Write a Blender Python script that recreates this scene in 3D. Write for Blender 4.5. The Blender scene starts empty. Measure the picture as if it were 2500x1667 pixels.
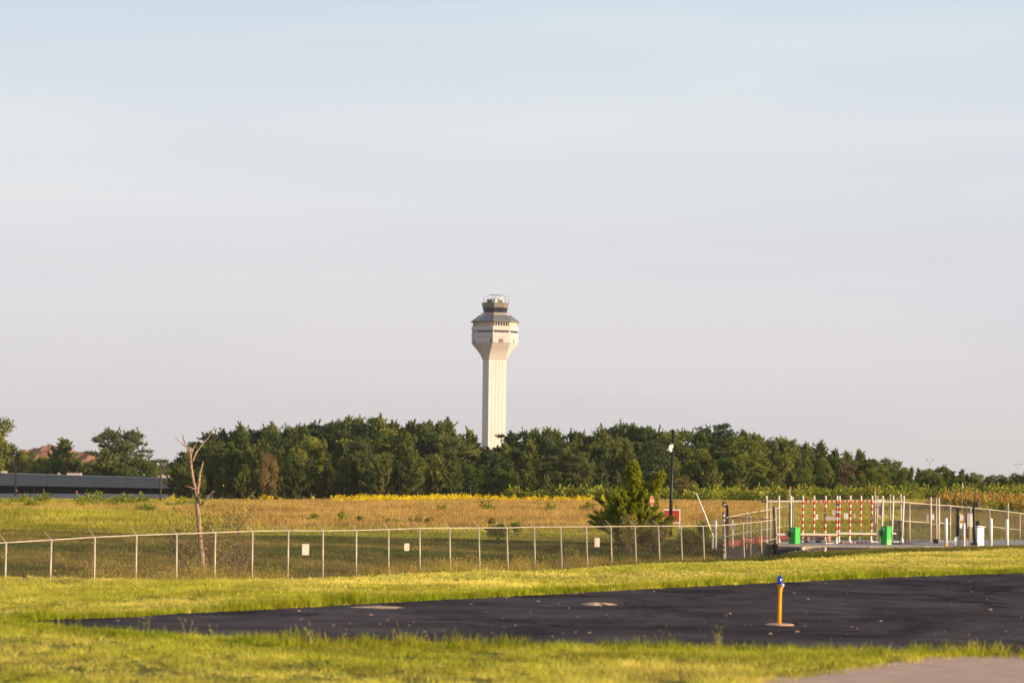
import bpy, math, random
import numpy as np
from mathutils import Matrix, Vector

random.seed(7)
rng = np.random.default_rng(7)
scene = bpy.context.scene
C = scene.collection
R = math.radians

# ------------------------------------------------------------------ camera, sky, sun
F = 6944.0
W0, H0 = 2500.0, 1667.0
PITCH = math.atan((1205 - H0 / 2) / F)
ROLL = R(0.7)
cam_d = bpy.data.cameras.new('camera')
cam = bpy.data.objects.new('camera', cam_d)
C.objects.link(cam)
CM = Matrix.Rotation(R(90) + PITCH, 3, 'X') @ Matrix.Rotation(ROLL, 3, 'Z')
cam.matrix_world = CM.to_4x4()
cam_d.sensor_width = 36
cam_d.lens = 36 * F / W0
cam_d.clip_start = 0.5
cam_d.clip_end = 20000
cam_d.dof.use_dof = True
cam_d.dof.focus_distance = 230
cam_d.dof.aperture_fstop = 3.2
scene.camera = cam

SUN_AZ = R(25)      # from +X (right) towards the camera
SUN_EL = R(8.8)
sdir = Vector((math.cos(SUN_EL) * math.cos(SUN_AZ), -math.cos(SUN_EL) * math.sin(SUN_AZ), math.sin(SUN_EL)))

world = bpy.data.worlds.new('World')
scene.world = world
world.use_nodes = True
nt = world.node_tree
for n in list(nt.nodes):
    nt.nodes.remove(n)


def N(t, typ, **kw):
    n = t.nodes.new(typ)
    for k, v in kw.items():
        setattr(n, k, v)
    return n


wo = N(nt, 'ShaderNodeOutputWorld')
bg1 = N(nt, 'ShaderNodeBackground')
sky = N(nt, 'ShaderNodeTexSky')
sky.sky_type = 'NISHITA'
sky.sun_disc = False
sky.sun_elevation = SUN_EL
sky.sun_rotation = math.atan2(sdir.x, sdir.y)
sky.air_density = 1.0
sky.dust_density = 1.5
nt.links.new(sky.outputs[0], bg1.inputs[0])
bg1.inputs[1].default_value = 0.10
# thin high veil of haze and cloud over the blue
bg2 = N(nt, 'ShaderNodeBackground')
tc = N(nt, 'ShaderNodeTexCoord')
sx = N(nt, 'ShaderNodeSeparateXYZ')
nt.links.new(tc.outputs['Generated'], sx.inputs[0])
ramp = N(nt, 'ShaderNodeValToRGB')
nt.links.new(sx.outputs['Z'], ramp.inputs[0])
cr = ramp.color_ramp
cols = [(0.0, (0.60, 0.575, 0.56)), (0.03, (0.62, 0.60, 0.62)), (0.06, (0.625, 0.615, 0.67)),
        (0.09, (0.655, 0.665, 0.71)), (0.125, (0.655, 0.69, 0.73)), (0.17, (0.585, 0.665, 0.735)),
        (0.35, (0.37, 0.44, 0.54)), (1.0, (0.21, 0.28, 0.39))]
cr.elements[0].position = 0
cr.elements[0].color = (*cols[0][1], 1)
cr.elements[1].position = 1
cr.elements[1].color = (*cols[-1][1], 1)
for p, c in cols[1:-1]:
    e = cr.elements.new(p)
    e.color = (*c, 1)
mp = N(nt, 'ShaderNodeMapping')
mp.inputs['Scale'].default_value = (3, 3, 26)
mp.inputs['Rotation'].default_value = (0, R(1.0), 0)
nt.links.new(tc.outputs['Generated'], mp.inputs[0])
nz = N(nt, 'ShaderNodeTexNoise')
nz.inputs['Scale'].default_value = 1.0
nz.inputs['Detail'].default_value = 5
nz.inputs['Distortion'].default_value = 0.4
nt.links.new(mp.outputs[0], nz.inputs[0])
mr = N(nt, 'ShaderNodeMapRange')
mr.inputs['From Min'].default_value = 0.36
mr.inputs['From Max'].default_value = 0.64
mr.inputs['To Min'].default_value = 0.0
mr.inputs['To Max'].default_value = 1.0
nt.links.new(nz.outputs[0], mr.inputs[0])
cm = N(nt, 'ShaderNodeMix', data_type='RGBA', blend_type='MULTIPLY')
cm.inputs[0].default_value = 1.0
cl = N(nt, 'ShaderNodeMix', data_type='RGBA')
cl.inputs[6].default_value = (0.935, 0.94, 0.965, 1)
cl.inputs[7].default_value = (1.035, 1.02, 1.0, 1)
nt.links.new(mr.outputs[0], cl.inputs[0])
nt.links.new(ramp.outputs[0], cm.inputs[6])
nt.links.new(cl.outputs[2], cm.inputs[7])
nt.links.new(cm.outputs[2], bg2.inputs[0])
bg2.inputs[1].default_value = 0.74
mx = N(nt, 'ShaderNodeMixShader')
mx.inputs[0].default_value = 0.9
nt.links.new(bg1.outputs[0], mx.inputs[1])
nt.links.new(bg2.outputs[0], mx.inputs[2])
nt.links.new(mx.outputs[0], wo.inputs[0])

sun_d = bpy.data.lights.new('sun', 'SUN')
sun_d.energy = 5.0
sun_d.angle = R(0.5)
sun_d.color = (1.0, 0.76, 0.47)
sun = bpy.data.objects.new('sun', sun_d)
C.objects.link(sun)
sun.rotation_euler = sdir.to_track_quat('Z', 'Y').to_euler()
sun.location = (0, 0, 60)

scene.view_settings.view_transform = 'Standard'
scene.view_settings.look = 'None'
scene.view_settings.exposure = 0.70
scene.view_settings.gamma = 1
scene.view_settings.use_curve_mapping = False
scene.cycles.use_denoising = True
scene.cycles.max_bounces = 6
scene.cycles.transparent_max_bounces = 16
scene.cycles.volume_bounces = 0
scene.render.film_transparent = False


# ------------------------------------------------------------------ pixel <-> world
def at(px, py, D):
    v = CM @ Vector(((px - W0 / 2) / F, (H0 / 2 - py) / F, -1))
    return v * (D / v.y)


def proj(p):
    v = CM.transposed() @ Vector(p)
    return (W0 / 2 + F * v.x / -v.z, H0 / 2 - F * v.y / -v.z)


# ------------------------------------------------------------------ noise
def noise2(x, y, scale, seed=0, octs=3):
    x = np.asarray(x, float)
    y = np.asarray(y, float)
    out = 0
    amp = 1.0
    tot = 0
    for o in range(octs):
        r = np.random.default_rng(seed * 31 + o)
        L = r.random((128, 128))
        u = x / scale * 2 ** o + 1000.37
        v = y / scale * 2 ** o + 1000.71
        iu = np.floor(u).astype(int)
        iv = np.floor(v).astype(int)
        fu = u - iu
        fv = v - iv
        fu = fu * fu * (3 - 2 * fu)
        fv = fv * fv * (3 - 2 * fv)
        a = L[iu % 128, iv % 128]
        b = L[(iu + 1) % 128, iv % 128]
        c = L[iu % 128, (iv + 1) % 128]
        d = L[(iu + 1) % 128, (iv + 1) % 128]
        out = out + amp * ((a * (1 - fu) + b * fu) * (1 - fv) + (c * (1 - fu) + d * fu) * fv)
        tot += amp
        amp *= 0.5
    return out / tot


# ------------------------------------------------------------------ terrain
ZP = -1.8
cols_t = {
    -900: [(56, None), (95, 'z-4.4'), (118, 'z-4.9'), (135, 1404), (160, 1345), (175, 1314), (190, 1306), (230, 1290), (300, 1260), (400, 1240), (500, 1231), (600, 'z-3.4'), (900, 'z-2')],
    0: [(50, None), (108, 'z-4.7'), (120, 'z-4.75'), (135, 1400), (160, 1340), (175, 1310), (190, 1303), (230, 1286), (300, 1256), (400, 1237), (500, 1225), (600, 'z-3.0'), (900, 'z-2')],
    600: [(57, None), (124, 'z-4.45'), (134, 'z-4.4'), (148, 1386), (168, 1345), (185, 1320), (200, 1312), (250, 1287), (300, 1264), (400, 1237), (500, 1226), (600, 'z-2.4'), (900, 'z-2')],
    1250: [(65, None), (144, 'z-4.2'), (154, 'z-4.25'), (165, 1377), (185, 1340), (205, 1318), (250, 1291), (300, 1268), (400, 1236), (500, 1225), (600, 'z-2.0'), (900, 'z-2')],
    1700: [(74, None), (164, 'z-4.05'), (174, 'z-4.15'), (182, 1362), (192, 1330), (210, 1310), (250, 1287), (300, 1266), (400, 1238), (500, 1224), (600, 'z-1.5'), (900, 'z-2')],
    1880: [(77, None), (160, 'z-3.75'), (172, 'z-3.95'), (180, 1350), (190, 1326), (205, 1306), (250, 1283), (300, 1263), (400, 1239), (500, 1225), (600, 'z-1.5'), (900, 'z-2')],
    1960: [(80, None), (150, 'z-3.2'), (170, 'z-3.3'), (176, 'z-3.15'), (188, 'z-3.1'), (205, 1310), (250, 1283), (300, 1263), (400, 1240), (500, 1225), (600, 'z-1.5'), (900, 'z-2')],
    2250: [(92, None), (150, 'z-2.85'), (174, 'z-3.05'), (188, 'z-3.15'), (205, 1318), (225, 1308), (260, 1285), (300, 1262), (400, 1238), (500, 1220), (600, 'z-1.0'), (900, 'z-2')],
    2500: [(100, None), (150, 'z-2.6'), (174, 'z-3.05'), (190, 'z-3.2'), (245, 1329), (262, 1304), (300, 1268), (340, 1244), (400, 1234), (500, 1222), (600, 'z-1.0'), (900, 'z-2')],
    3300: [(105, None), (150, 'z-2.6'), (174, 'z-3.05'), (190, 'z-3.2'), (245, 1335), (262, 1314), (300, 1278), (340, 1254), (400, 1242), (500, 1226), (600, 'z-1.0'), (900, 'z-2')],
}
U_ = []
DG = np.concatenate([np.arange(-50, 40, 5), np.arange(40, 300, 1.0), np.arange(300, 700, 5), np.arange(700, 20001, 400)])
PR = []
for pxc in sorted(cols_t):
    U_.append((pxc - 1250) / F)
    ds = [-50.0]
    zs = [ZP]
    for d, v in cols_t[pxc]:
        ds.append(d)
        if v is None:
            zs.append(ZP)
        elif isinstance(v, str):
            zs.append(float(v[1:]))
        else:
            zs.append(at(pxc, v, d).z)
    ds += [2500, 20000]
    zs += [-2, -2]
    zz = np.interp(DG, ds, zs)
    z2 = zz.copy()
    for k in range(6):
        z2[19:277] = (z2[18:276] + z2[19:277] * 2 + z2[20:278]) / 4
    PR.append(z2)
U_ = np.array(U_)
PR = np.array(PR)


def ground(x, y):
    x = np.asarray(x, float)
    y = np.asarray(y, float)
    u = np.where(y > 1, x / np.maximum(y, 1), x)
    u = np.clip(u, U_[0], U_[-1])
    k = np.clip(np.searchsorted(U_, u) - 1, 0, len(U_) - 2)
    t = np.clip((u - U_[k]) / (U_[k + 1] - U_[k]), 0, 1)
    t = t * t * (3 - 2 * t)
    j = np.clip(np.searchsorted(DG, y) - 1, 0, len(DG) - 2)
    s = np.clip((y - DG[j]) / (DG[j + 1] - DG[j]), 0, 1)
    z = (PR[k, j] * (1 - s) + PR[k, j + 1] * s) * (1 - t) + (PR[k + 1, j] * (1 - s) + PR[k + 1, j + 1] * s) * t
    crest = crest_d(x, y)
    amt = np.clip((y - crest - 5) / 30, 0, 1) * np.clip((900 - y) / 300, 0, 1)
    z = z + amt * (noise2(x, y, 14, 3) - 0.5) * 0.45
    return z


CU = np.array([(p - 1250) / F for p in (-900, 0, 600, 1250, 1700, 1880, 2250, 2500, 3300)])
CD = np.array([56, 50, 57, 65, 74, 77, 92, 100, 105.])


def crest_d(x, y):
    return np.interp(np.asarray(x) / np.maximum(np.asarray(y), 1), CU, CD)


def gz(x, y):
    return float(ground(x, y))


def base_at(px, D):
    """ground point seen in image column px at depth D"""
    p = at(px, 1300, D)
    for _ in range(3):
        z = gz(p.x, D)
        py = 1205 - z * F / D
        p = at(px, py, D)
    return Vector((p.x, D, gz(p.x, D)))


# ------------------------------------------------------------------ materials
def mat(name, col, rough=0.8, metal=0.0, var=0.12, scale=3.0, bump=0.0, spec=0.3, tint=None):
    m = bpy.data.materials.new(name)
    m.use_nodes = True
    t = m.node_tree
    b = t.nodes['Principled BSDF']
    b.inputs['Roughness'].default_value = rough
    b.inputs['Metallic'].default_value = metal
    b.inputs['Specular IOR Level'].default_value = spec
    g = N(t, 'ShaderNodeNewGeometry')
    n = N(t, 'ShaderNodeTexNoise')
    n.inputs['Scale'].default_value = scale
    n.inputs['Detail'].default_value = 6
    t.links.new(g.outputs['Position'], n.inputs[0])
    r = N(t, 'ShaderNodeMapRange')
    r.inputs['From Min'].default_value = 0.3
    r.inputs['From Max'].default_value = 0.7
    t.links.new(n.outputs[0], r.inputs[0])
    x = N(t, 'ShaderNodeMix', data_type='RGBA')
    t.links.new(r.outputs[0], x.inputs[0])
    a = [max(0, c * (1 - var)) for c in col]
    c2 = tint if tint else [min(1, c * (1 + var)) for c in col]
    x.inputs[6].default_value = (*a, 1)
    x.inputs[7].default_value = (*c2, 1)
    t.links.new(x.outputs[2], b.inputs['Base Color'])
    if bump:
        bp = N(t, 'ShaderNodeBump')
        bp.inputs['Strength'].default_value = bump
        bp.inputs['Distance'].default_value = 0.05
        t.links.new(n.outputs[0], bp.inputs['Height'])
        t.links.new(bp.outputs[0], b.inputs['Normal'])
    return m


def leafmat(name, c1, c2, c3=None, trans=0.25, noise_scale=0.6, instancer=False):
    """foliage: colour varies per plant and in clumps; part of the light passes through"""
    m = bpy.data.materials.new(name)
    m.use_nodes = True
    t = m.node_tree
    for n in list(t.nodes):
        t.nodes.remove(n)
    o = N(t, 'ShaderNodeOutputMaterial')
    oi = N(t, 'ShaderNodeObjectInfo')
    g = N(t, 'ShaderNodeNewGeometry')
    n = N(t, 'ShaderNodeTexNoise')
    n.inputs['Scale'].default_value = noise_scale
    n.inputs['Detail'].default_value = 4
    t.links.new(g.outputs['Position'], n.inputs[0])
    if instancer:
        at_ = N(t, 'ShaderNodeAttribute', attribute_name='tint', attribute_type='INSTANCER')
        base = N(t, 'ShaderNodeMix', data_type='RGBA')
        t.links.new(at_.outputs['Fac'], base.inputs[0])
    else:
        base = N(t, 'ShaderNodeMix', data_type='RGBA')
        t.links.new(oi.outputs['Random'], base.inputs[0])
    base.inputs[6].default_value = (*c1, 1)
    base.inputs[7].default_value = (*c2, 1)
    r = N(t, 'ShaderNodeMapRange')
    r.inputs['From Min'].default_value = 0.3
    r.inputs['From Max'].default_value = 0.7
    r.inputs['To Min'].default_value = 0.6
    r.inputs['To Max'].default_value = 1.45
    t.links.new(n.outputs[0], r.inputs[0])
    rp = N(t, 'ShaderNodeMapRange')
    rp.inputs['To Min'].default_value = 0.7
    rp.inputs['To Max'].default_value = 1.3
    t.links.new(g.outputs['Random Per Island'], rp.inputs[0])
    mm = N(t, 'ShaderNodeMath', operation='MULTIPLY')
    t.links.new(r.outputs[0], mm.inputs[0])
    t.links.new(rp.outputs[0], mm.inputs[1])
    sc = N(t, 'ShaderNodeVectorMath', operation='SCALE')
    t.links.new(base.outputs[2], sc.inputs[0])
    t.links.new(mm.outputs[0], sc.inputs['Scale'])
    d = N(t, 'ShaderNodeBsdfDiffuse')
    tr = N(t, 'ShaderNodeBsdfTranslucent')
    t.links.new(sc.outputs[0], d.inputs[0])
    s2 = N(t, 'ShaderNodeVectorMath', operation='MULTIPLY')
    t.links.new(sc.outputs[0], s2.inputs[0])
    s2.inputs[1].default_value = (1.15, 1.1, 0.55)
    t.links.new(s2.outputs[0], tr.inputs[0])
    ms = N(t, 'ShaderNodeMixShader')
    ms.inputs[0].default_value = trans
    t.links.new(d.outputs[0], ms.inputs[1])
    t.links.new(tr.outputs[0], ms.inputs[2])
    t.links.new(ms.outputs[0], o.inputs[0])
    return m


M = dict(
    concrete=mat('tower_concrete', (0.55, 0.50, 0.485), 0.85, var=0.05, scale=0.25),
    shaft=mat('shaft_concrete', (0.62, 0.58, 0.565), 0.85, var=0.05, scale=0.15),
    beige=mat('beige_panel', (0.50, 0.36, 0.25), 0.7, var=0.05, scale=0.4),
    roofmetal=mat('roof_metal', (0.155, 0.165, 0.19), 0.55, var=0.06, scale=0.5, metal=0.2),
    cabtan=mat('cab_panel', (0.20, 0.17, 0.145), 0.6, var=0.05, scale=0.5),
    darkglass=mat('dark_glass', (0.02, 0.022, 0.04), 0.25, var=0.2, scale=1, spec=0.4),
    darkgrey=mat('dark_grey_metal', (0.07, 0.07, 0.08), 0.6),
    louvre=mat('louvre_metal', (0.20, 0.16, 0.15), 0.7),
    white=mat('white_paint', (0.78, 0.76, 0.74), 0.5, var=0.06, scale=2),
    offwhite=mat('offwhite_paint', (0.70, 0.64, 0.55), 0.6, var=0.06, scale=2),
    galv=mat('galvanised_steel', (0.50, 0.45, 0.39), 0.5, var=0.22, scale=2.5, metal=0.1, tint=(0.60, 0.49, 0.38)),
    wire=mat('fence_wire', (0.13, 0.105, 0.085), 0.6, var=0.2, scale=0.5),
    plate=mat('sign_back', (0.44, 0.38, 0.34), 0.6, var=0.05, scale=3),
    red=mat('red_tape', (0.62, 0.035, 0.025), 0.5, var=0.12, scale=6),
    redpaint=mat('red_sign_paint', (0.38, 0.045, 0.03), 0.5, var=0.15, scale=4),
    redfade=mat('faded_red_plastic', (0.45, 0.09, 0.07), 0.6, var=0.15, scale=4),
    orange=mat('orange_plastic', (0.75, 0.15, 0.03), 0.5, var=0.1),
    yellow=mat('orange_yellow_paint', (0.95, 0.38, 0.01), 0.45, var=0.08, scale=14),
    bluelens=mat('blue_lens', (0.012, 0.028, 0.38), 0.12, var=0.1, spec=0.8),
    green=mat('green_paint', (0.045, 0.42, 0.065), 0.45, var=0.05, scale=3),
    green2=mat('pale_green_paint', (0.22, 0.62, 0.22), 0.5, var=0.05, scale=3),
    black=mat('black_paint', (0.012, 0.011, 0.014), 0.45, var=0.2),
    polewood=mat('dark_pole', (0.045, 0.035, 0.033), 0.7, var=0.3, scale=3),
    tan=mat('tan_cabinet', (0.42, 0.30, 0.23), 0.6, var=0.06),
    rust=mat('rusty_orange_paint', (0.60, 0.26, 0.06), 0.7, var=0.3, scale=8),
    cabgrey=mat('cabinet_grey', (0.45, 0.43, 0.45), 0.5, var=0.05),
    cablewhite=mat('white_cabinet', (0.68, 0.68, 0.74), 0.45, var=0.04),
    cable=mat('cable', (0.10, 0.08, 0.07), 0.7),
    screen=mat('blue_windscreen', (0.06, 0.09, 0.12), 0.6),
    slab=mat('road_slab', (0.34, 0.31, 0.30), 0.9, var=0.15, scale=1.0, bump=0.2),
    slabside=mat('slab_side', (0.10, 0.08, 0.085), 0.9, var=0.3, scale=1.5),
    headwall=mat('headwall_concrete', (0.50, 0.40, 0.27), 0.9, var=0.12, scale=4, bump=0.2),
    deadwood=mat('weathered_wood', (0.30, 0.20, 0.14), 0.9, var=0.5, scale=7, bump=0.7),
    twig=mat('twig_bark', (0.17, 0.11, 0.07), 0.95, var=0.3, scale=5),
    bark=mat('bark', (0.11, 0.08, 0.06), 0.95, var=0.4, scale=2),
    greywall=mat('grey_cladding', (0.25, 0.235, 0.23), 0.7, var=0.06, scale=0.2),
    shadewall=mat('painted_shade_wall', (0.035, 0.03, 0.035), 0.8, var=0.3, scale=0.4),  # near-black colour stands in for shade inside the building's open recess
    palewall=mat('pale_wall', (0.42, 0.38, 0.38), 0.85, var=0.1, scale=0.3),
    cream=mat('cream_cladding', (0.75, 0.55, 0.38), 0.7, var=0.04),
    clay=mat('red_clay', (0.28, 0.13, 0.085), 0.95, var=0.45, scale=0.18, bump=1.0),
    sand=mat('sand', (0.62, 0.40, 0.26), 0.95, var=0.25, scale=20, bump=0.4),
    stone=mat('riprap_stone', (0.22, 0.19, 0.19), 0.9, var=0.6, scale=3),
    pad=mat('pale_concrete', (0.56, 0.37, 0.27), 0.95, var=0.1, scale=3, bump=0.3),
)

# grasses and leaves
M['lawn'] = leafmat('lawn_grass', (0.42, 0.42, 0.05), (0.86, 0.70, 0.22), trans=0.42, noise_scale=0.9, instancer=True)
M['field'] = leafmat('field_grass', (0.34, 0.34, 0.05), (0.43, 0.275, 0.10), trans=0.3, noise_scale=0.15, instancer=True)
M['ditch'] = leafmat('ditch_grass_painted_shade', (0.075, 0.095, 0.022), (0.27, 0.21, 0.07), trans=0.25, noise_scale=0.5, instancer=True)  # dark greens carry the ditch's shade in the leaf colour
M['fringe'] = leafmat('fringe_grass', (0.24, 0.30, 0.015), (0.62, 0.50, 0.08), trans=0.45, noise_scale=1.2, instancer=True)
M['flower'] = leafmat('goldenrod_flower', (0.75, 0.56, 0.02), (0.82, 0.60, 0.02), trans=0.2, instancer=True)
M['sumac'] = leafmat('sumac_seed_head', (0.34, 0.20, 0.06), (0.44, 0.24, 0.075), trans=0.2, instancer=True)
M['cedar'] = leafmat('cedar_foliage', (0.080, 0.120, 0.038), (0.205, 0.215, 0.060), trans=0.3)
M['pine'] = leafmat('pine_foliage', (0.066, 0.102, 0.046), (0.145, 0.170, 0.060), trans=0.3)
M['broad'] = leafmat('broadleaf_foliage', (0.095, 0.145, 0.034), (0.225, 0.235, 0.05), trans=0.35)
M['yellowleaf'] = leafmat('yellowing_foliage', (0.22, 0.175, 0.08), (0.24, 0.18, 0.08), trans=0.3)
M['brownleaf'] = leafmat('brown_foliage', (0.16, 0.105, 0.065), (0.18, 0.11, 0.07), trans=0.2)
M['brightcedar'] = leafmat('lone_cedar_foliage', (0.28, 0.30, 0.025), (0.29, 0.30, 0.025), trans=0.4, noise_scale=1.2)
M['shrub'] = leafmat('shrub_leaf', (0.17, 0.20, 0.035), (0.26, 0.26, 0.045), trans=0.3)
M['dryshrub'] = leafmat('dry_shrub_leaf', (0.25, 0.23, 0.06), (0.33, 0.27, 0.08), trans=0.3)
M['thicket'] = leafmat('thicket_leaf', (0.16, 0.20, 0.028), (0.32, 0.31, 0.045), trans=0.3, noise_scale=0.3, instancer=True)
M['woods'] = leafmat('woodland_leaf', (0.035, 0.050, 0.020), (0.075, 0.085, 0.030), trans=0.15, noise_scale=0.3, instancer=True)


# ------------------------------------------------------------------ mesh helpers
class MB:
    def __init__(s):
        s.v = []
        s.f = []
        s.m = []

    def quad(s, a, b, c, d, mi=0):
        n = len(s.v)
        s.v += [tuple(a), tuple(b), tuple(c), tuple(d)]
        s.f.append((n, n + 1, n + 2, n + 3))
        s.m.append(mi)

    def box(s, c, sz, rz=0, mi=0, mtx=None):
        n = len(s.v)
        ca, sa = math.cos(rz), math.sin(rz)
        for dz in (-.5, .5):
            for dx, dy in ((-.5, -.5), (.5, -.5), (.5, .5), (-.5, .5)):
                x, y = dx * sz[0], dy * sz[1]
                s.v.append((c[0] + x * ca - y * sa, c[1] + x * sa + y * ca, c[2] + dz * sz[2]))
        for q in ((3, 2, 1, 0), (4, 5, 6, 7), (0, 1, 5, 4), (1, 2, 6, 5), (2, 3, 7, 6), (3, 0, 4, 7)):
            s.f.append(tuple(n + i for i in q))
            s.m.append(mi)

    def tube(s, pts, rad, n=8, mi=0, cap=True):
        pts = [Vector(p) for p in pts]
        if not hasattr(rad, '__len__'):
            rad = [rad] * len(pts)
        rings = []
        up0 = None
        for i, p in enumerate(pts):
            d = (pts[min(i + 1, len(pts) - 1)] - pts[max(i - 1, 0)])
            if d.length < 1e-9:
                d = Vector((0, 0, 1))
            d.normalize()
            if up0 is None:
                a = Vector((1, 0, 0)) if abs(d.x) < 0.8 else Vector((0, 1, 0))
                up0 = a
            x = (up0 - d * up0.dot(d)).normalized()
            up0 = x
            y = d.cross(x)
            b = len(s.v)
            for k in range(n):
                an = 2 * math.pi * k / n
                s.v.append(tuple(p + (x * math.cos(an) + y * math.sin(an)) * rad[i]))
            rings.append(b)
        for i in range(len(rings) - 1):
            for k in range(n):
                k2 = (k + 1) % n
                s.f.append((rings[i] + k, rings[i] + k2, rings[i + 1] + k2, rings[i + 1] + k))
                s.m.append(mi)
        if cap:
            s.f.append(tuple(rings[0] + k for k in reversed(range(n))))
            s.m.append(mi)
            s.f.append(tuple(rings[-1] + k for k in range(n)))
            s.m.append(mi)

    def lathe(s, c, prof, n=16, mi=0):
        rings = []
        for r, z in prof:
            b = len(s.v)
            for k in range(n):
                an = 2 * math.pi * k / n
                s.v.append((c[0] + r * math.cos(an), c[1] + r * math.sin(an), c[2] + z))
            rings.append(b)
        for i in range(len(rings) - 1):
            for k in range(n):
                k2 = (k + 1) % n
                s.f.append((rings[i] + k, rings[i] + k2, rings[i + 1] + k2, rings[i + 1] + k))
                s.m.append(mi)
        s.f.append(tuple(rings[0] + k for k in reversed(range(n))))
        s.m.append(mi)
        s.f.append(tuple(rings[-1] + k for k in range(n)))
        s.m.append(mi)

    def ring(s, lo, hi, mi=0, capt=False, capb=False):
        n = len(s.v)
        k = len(lo)
        s.v += [tuple(p) for p in lo] + [tuple(p) for p in hi]
        for i in range(k):
            j = (i + 1) % k
            s.f.append((n + i, n + j, n + k + j, n + k + i))
            s.m.append(mi)
        if capt:
            s.f.append(tuple(n + k + i for i in range(k)))
            s.m.append(mi)
        if capb:
            s.f.append(tuple(n + i for i in reversed(range(k))))
            s.m.append(mi)

    def mesh(s, name, mats):
        me = bpy.data.meshes.new(name)
        me.from_pydata(s.v, [], s.f)
        for m in (mats if isinstance(mats, (list, tuple)) else [mats]):
            me.materials.append(m)
        if any(s.m):
            me.polygons.foreach_set('material_index', s.m)
        me.update()
        return me

    def build(s, name, mats, parent=None, smooth=False, origin=None):
        if origin is None:
            a = np.array(s.v)
            origin = ((a[:, 0].min() + a[:, 0].max()) / 2, (a[:, 1].min() + a[:, 1].max()) / 2, a[:, 2].min())
            if parent is not None:
                origin = (0, 0, 0)
        s.v = [(x - origin[0], y - origin[1], z - origin[2]) for x, y, z in s.v]
        me = s.mesh(name, mats)
        if smooth:
            for p in me.polygons:
                p.use_smooth = True
        o = bpy.data.objects.new(name, me)
        C.objects.link(o)
        if parent is not None:
            o.parent = parent
        else:
            o.location = origin
        return o


def tag(o, label=None, cat=None, group=None, kind=None):
    if label:
        o['label'] = label
    if cat:
        o['category'] = cat
    if group:
        o['group'] = group
    if kind:
        o['kind'] = kind
    return o


def thing(name, loc, label, cat, group=None, rz=0):
    o = bpy.data.objects.new(name, None)
    o.empty_display_size = 0.3
    o.location = loc
    o.rotation_euler = (0, 0, rz)
    C.objects.link(o)
    tag(o, label, cat, group)
    return o


class Local:
    """mesh builder whose coordinates are world ones, stored relative to a thing's base"""
    pass


def part(name, mb, mats, t, smooth=False):
    o = bpy.data.objects.new(name, None)
    loc = t.location
    inv = Matrix.Translation(loc) @ t.rotation_euler.to_matrix().to_4x4()
    inv.invert()
    mb.v = [tuple(inv @ Vector(p)) for p in mb.v]
    me = mb.mesh(name, mats)
    if smooth:
        for p in me.polygons:
            p.use_smooth = True
    o = bpy.data.objects.new(name, me)
    C.objects.link(o)
    o.parent = t
    return o


def subpart(name, mb, mats, root, parent, smooth=False):
    o = part(name, mb, mats, root, smooth)
    o.parent = parent
    return o


def np_mesh(name, verts, nper, mats, mi=None):
    """verts: (n*nper,3) array, every nper verts one face"""
    verts = np.ascontiguousarray(verts, dtype=np.float32)
    nf = len(verts) // nper
    me = bpy.data.meshes.new(name)
    me.vertices.add(len(verts))
    me.vertices.foreach_set('co', verts.ravel())
    me.loops.add(len(verts))
    me.loops.foreach_set('vertex_index', np.arange(len(verts), dtype=np.int32))
    me.polygons.add(nf)
    me.polygons.foreach_set('loop_start', np.arange(0, len(verts), nper, dtype=np.int32))
    me.polygons.foreach_set('loop_total', np.full(nf, nper, dtype=np.int32))
    for m in (mats if isinstance(mats, (list, tuple)) else [mats]):
        me.materials.append(m)
    if mi is not None:
        me.polygons.foreach_set('material_index', np.asarray(mi, dtype=np.int32))
    me.update(calc_edges=True)
    return me


def addobj(name, me, parent=None, loc=(0, 0, 0)):
    o = bpy.data.objects.new(name, me)
    C.objects.link(o)
    o.location = loc
    if parent is not None:
        o.parent = parent
    return o


# ------------------------------------------------------------------ the ground sheet
kx = np.linspace(-7.2, 7.2, 360)
xs = 7 * np.sinh(kx) / math.cosh(0)
ys = np.concatenate([np.linspace(-300, 0, 8)[:-1], np.linspace(0, 40, 16)[:-1], 40 * 1.0135 ** np.arange(0, 215), np.geomspace(40 * 1.0135 ** 215, 9000, 30)])
X, Y = np.meshgrid(xs, ys)
Z = ground(X, Y)
nx, ny = len(xs), len(ys)
gv = np.stack([X.ravel(), Y.ravel(), Z.ravel()], 1)
idx = np.arange(nx * ny).reshape(ny, nx)
q = np.stack([idx[:-1, :-1], idx[:-1, 1:], idx[1:, 1:], idx[1:, :-1]], -1).reshape(-1, 4)
gme = bpy.data.meshes.new('ground')
gme.vertices.add(len(gv))
gme.vertices.foreach_set('co', gv.astype(np.float32).ravel())
gme.loops.add(q.size)
gme.loops.foreach_set('vertex_index', q.astype(np.int32).ravel())
gme.polygons.add(len(q))
gme.polygons.foreach_set('loop_start', np.arange(0, q.size, 4, dtype=np.int32))
gme.polygons.foreach_set('loop_total', np.full(len(q), 4, dtype=np.int32))
gme.update(calc_edges=True)
gme.polygons.foreach_set('use_smooth', np.ones(len(q), dtype=bool))


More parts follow.
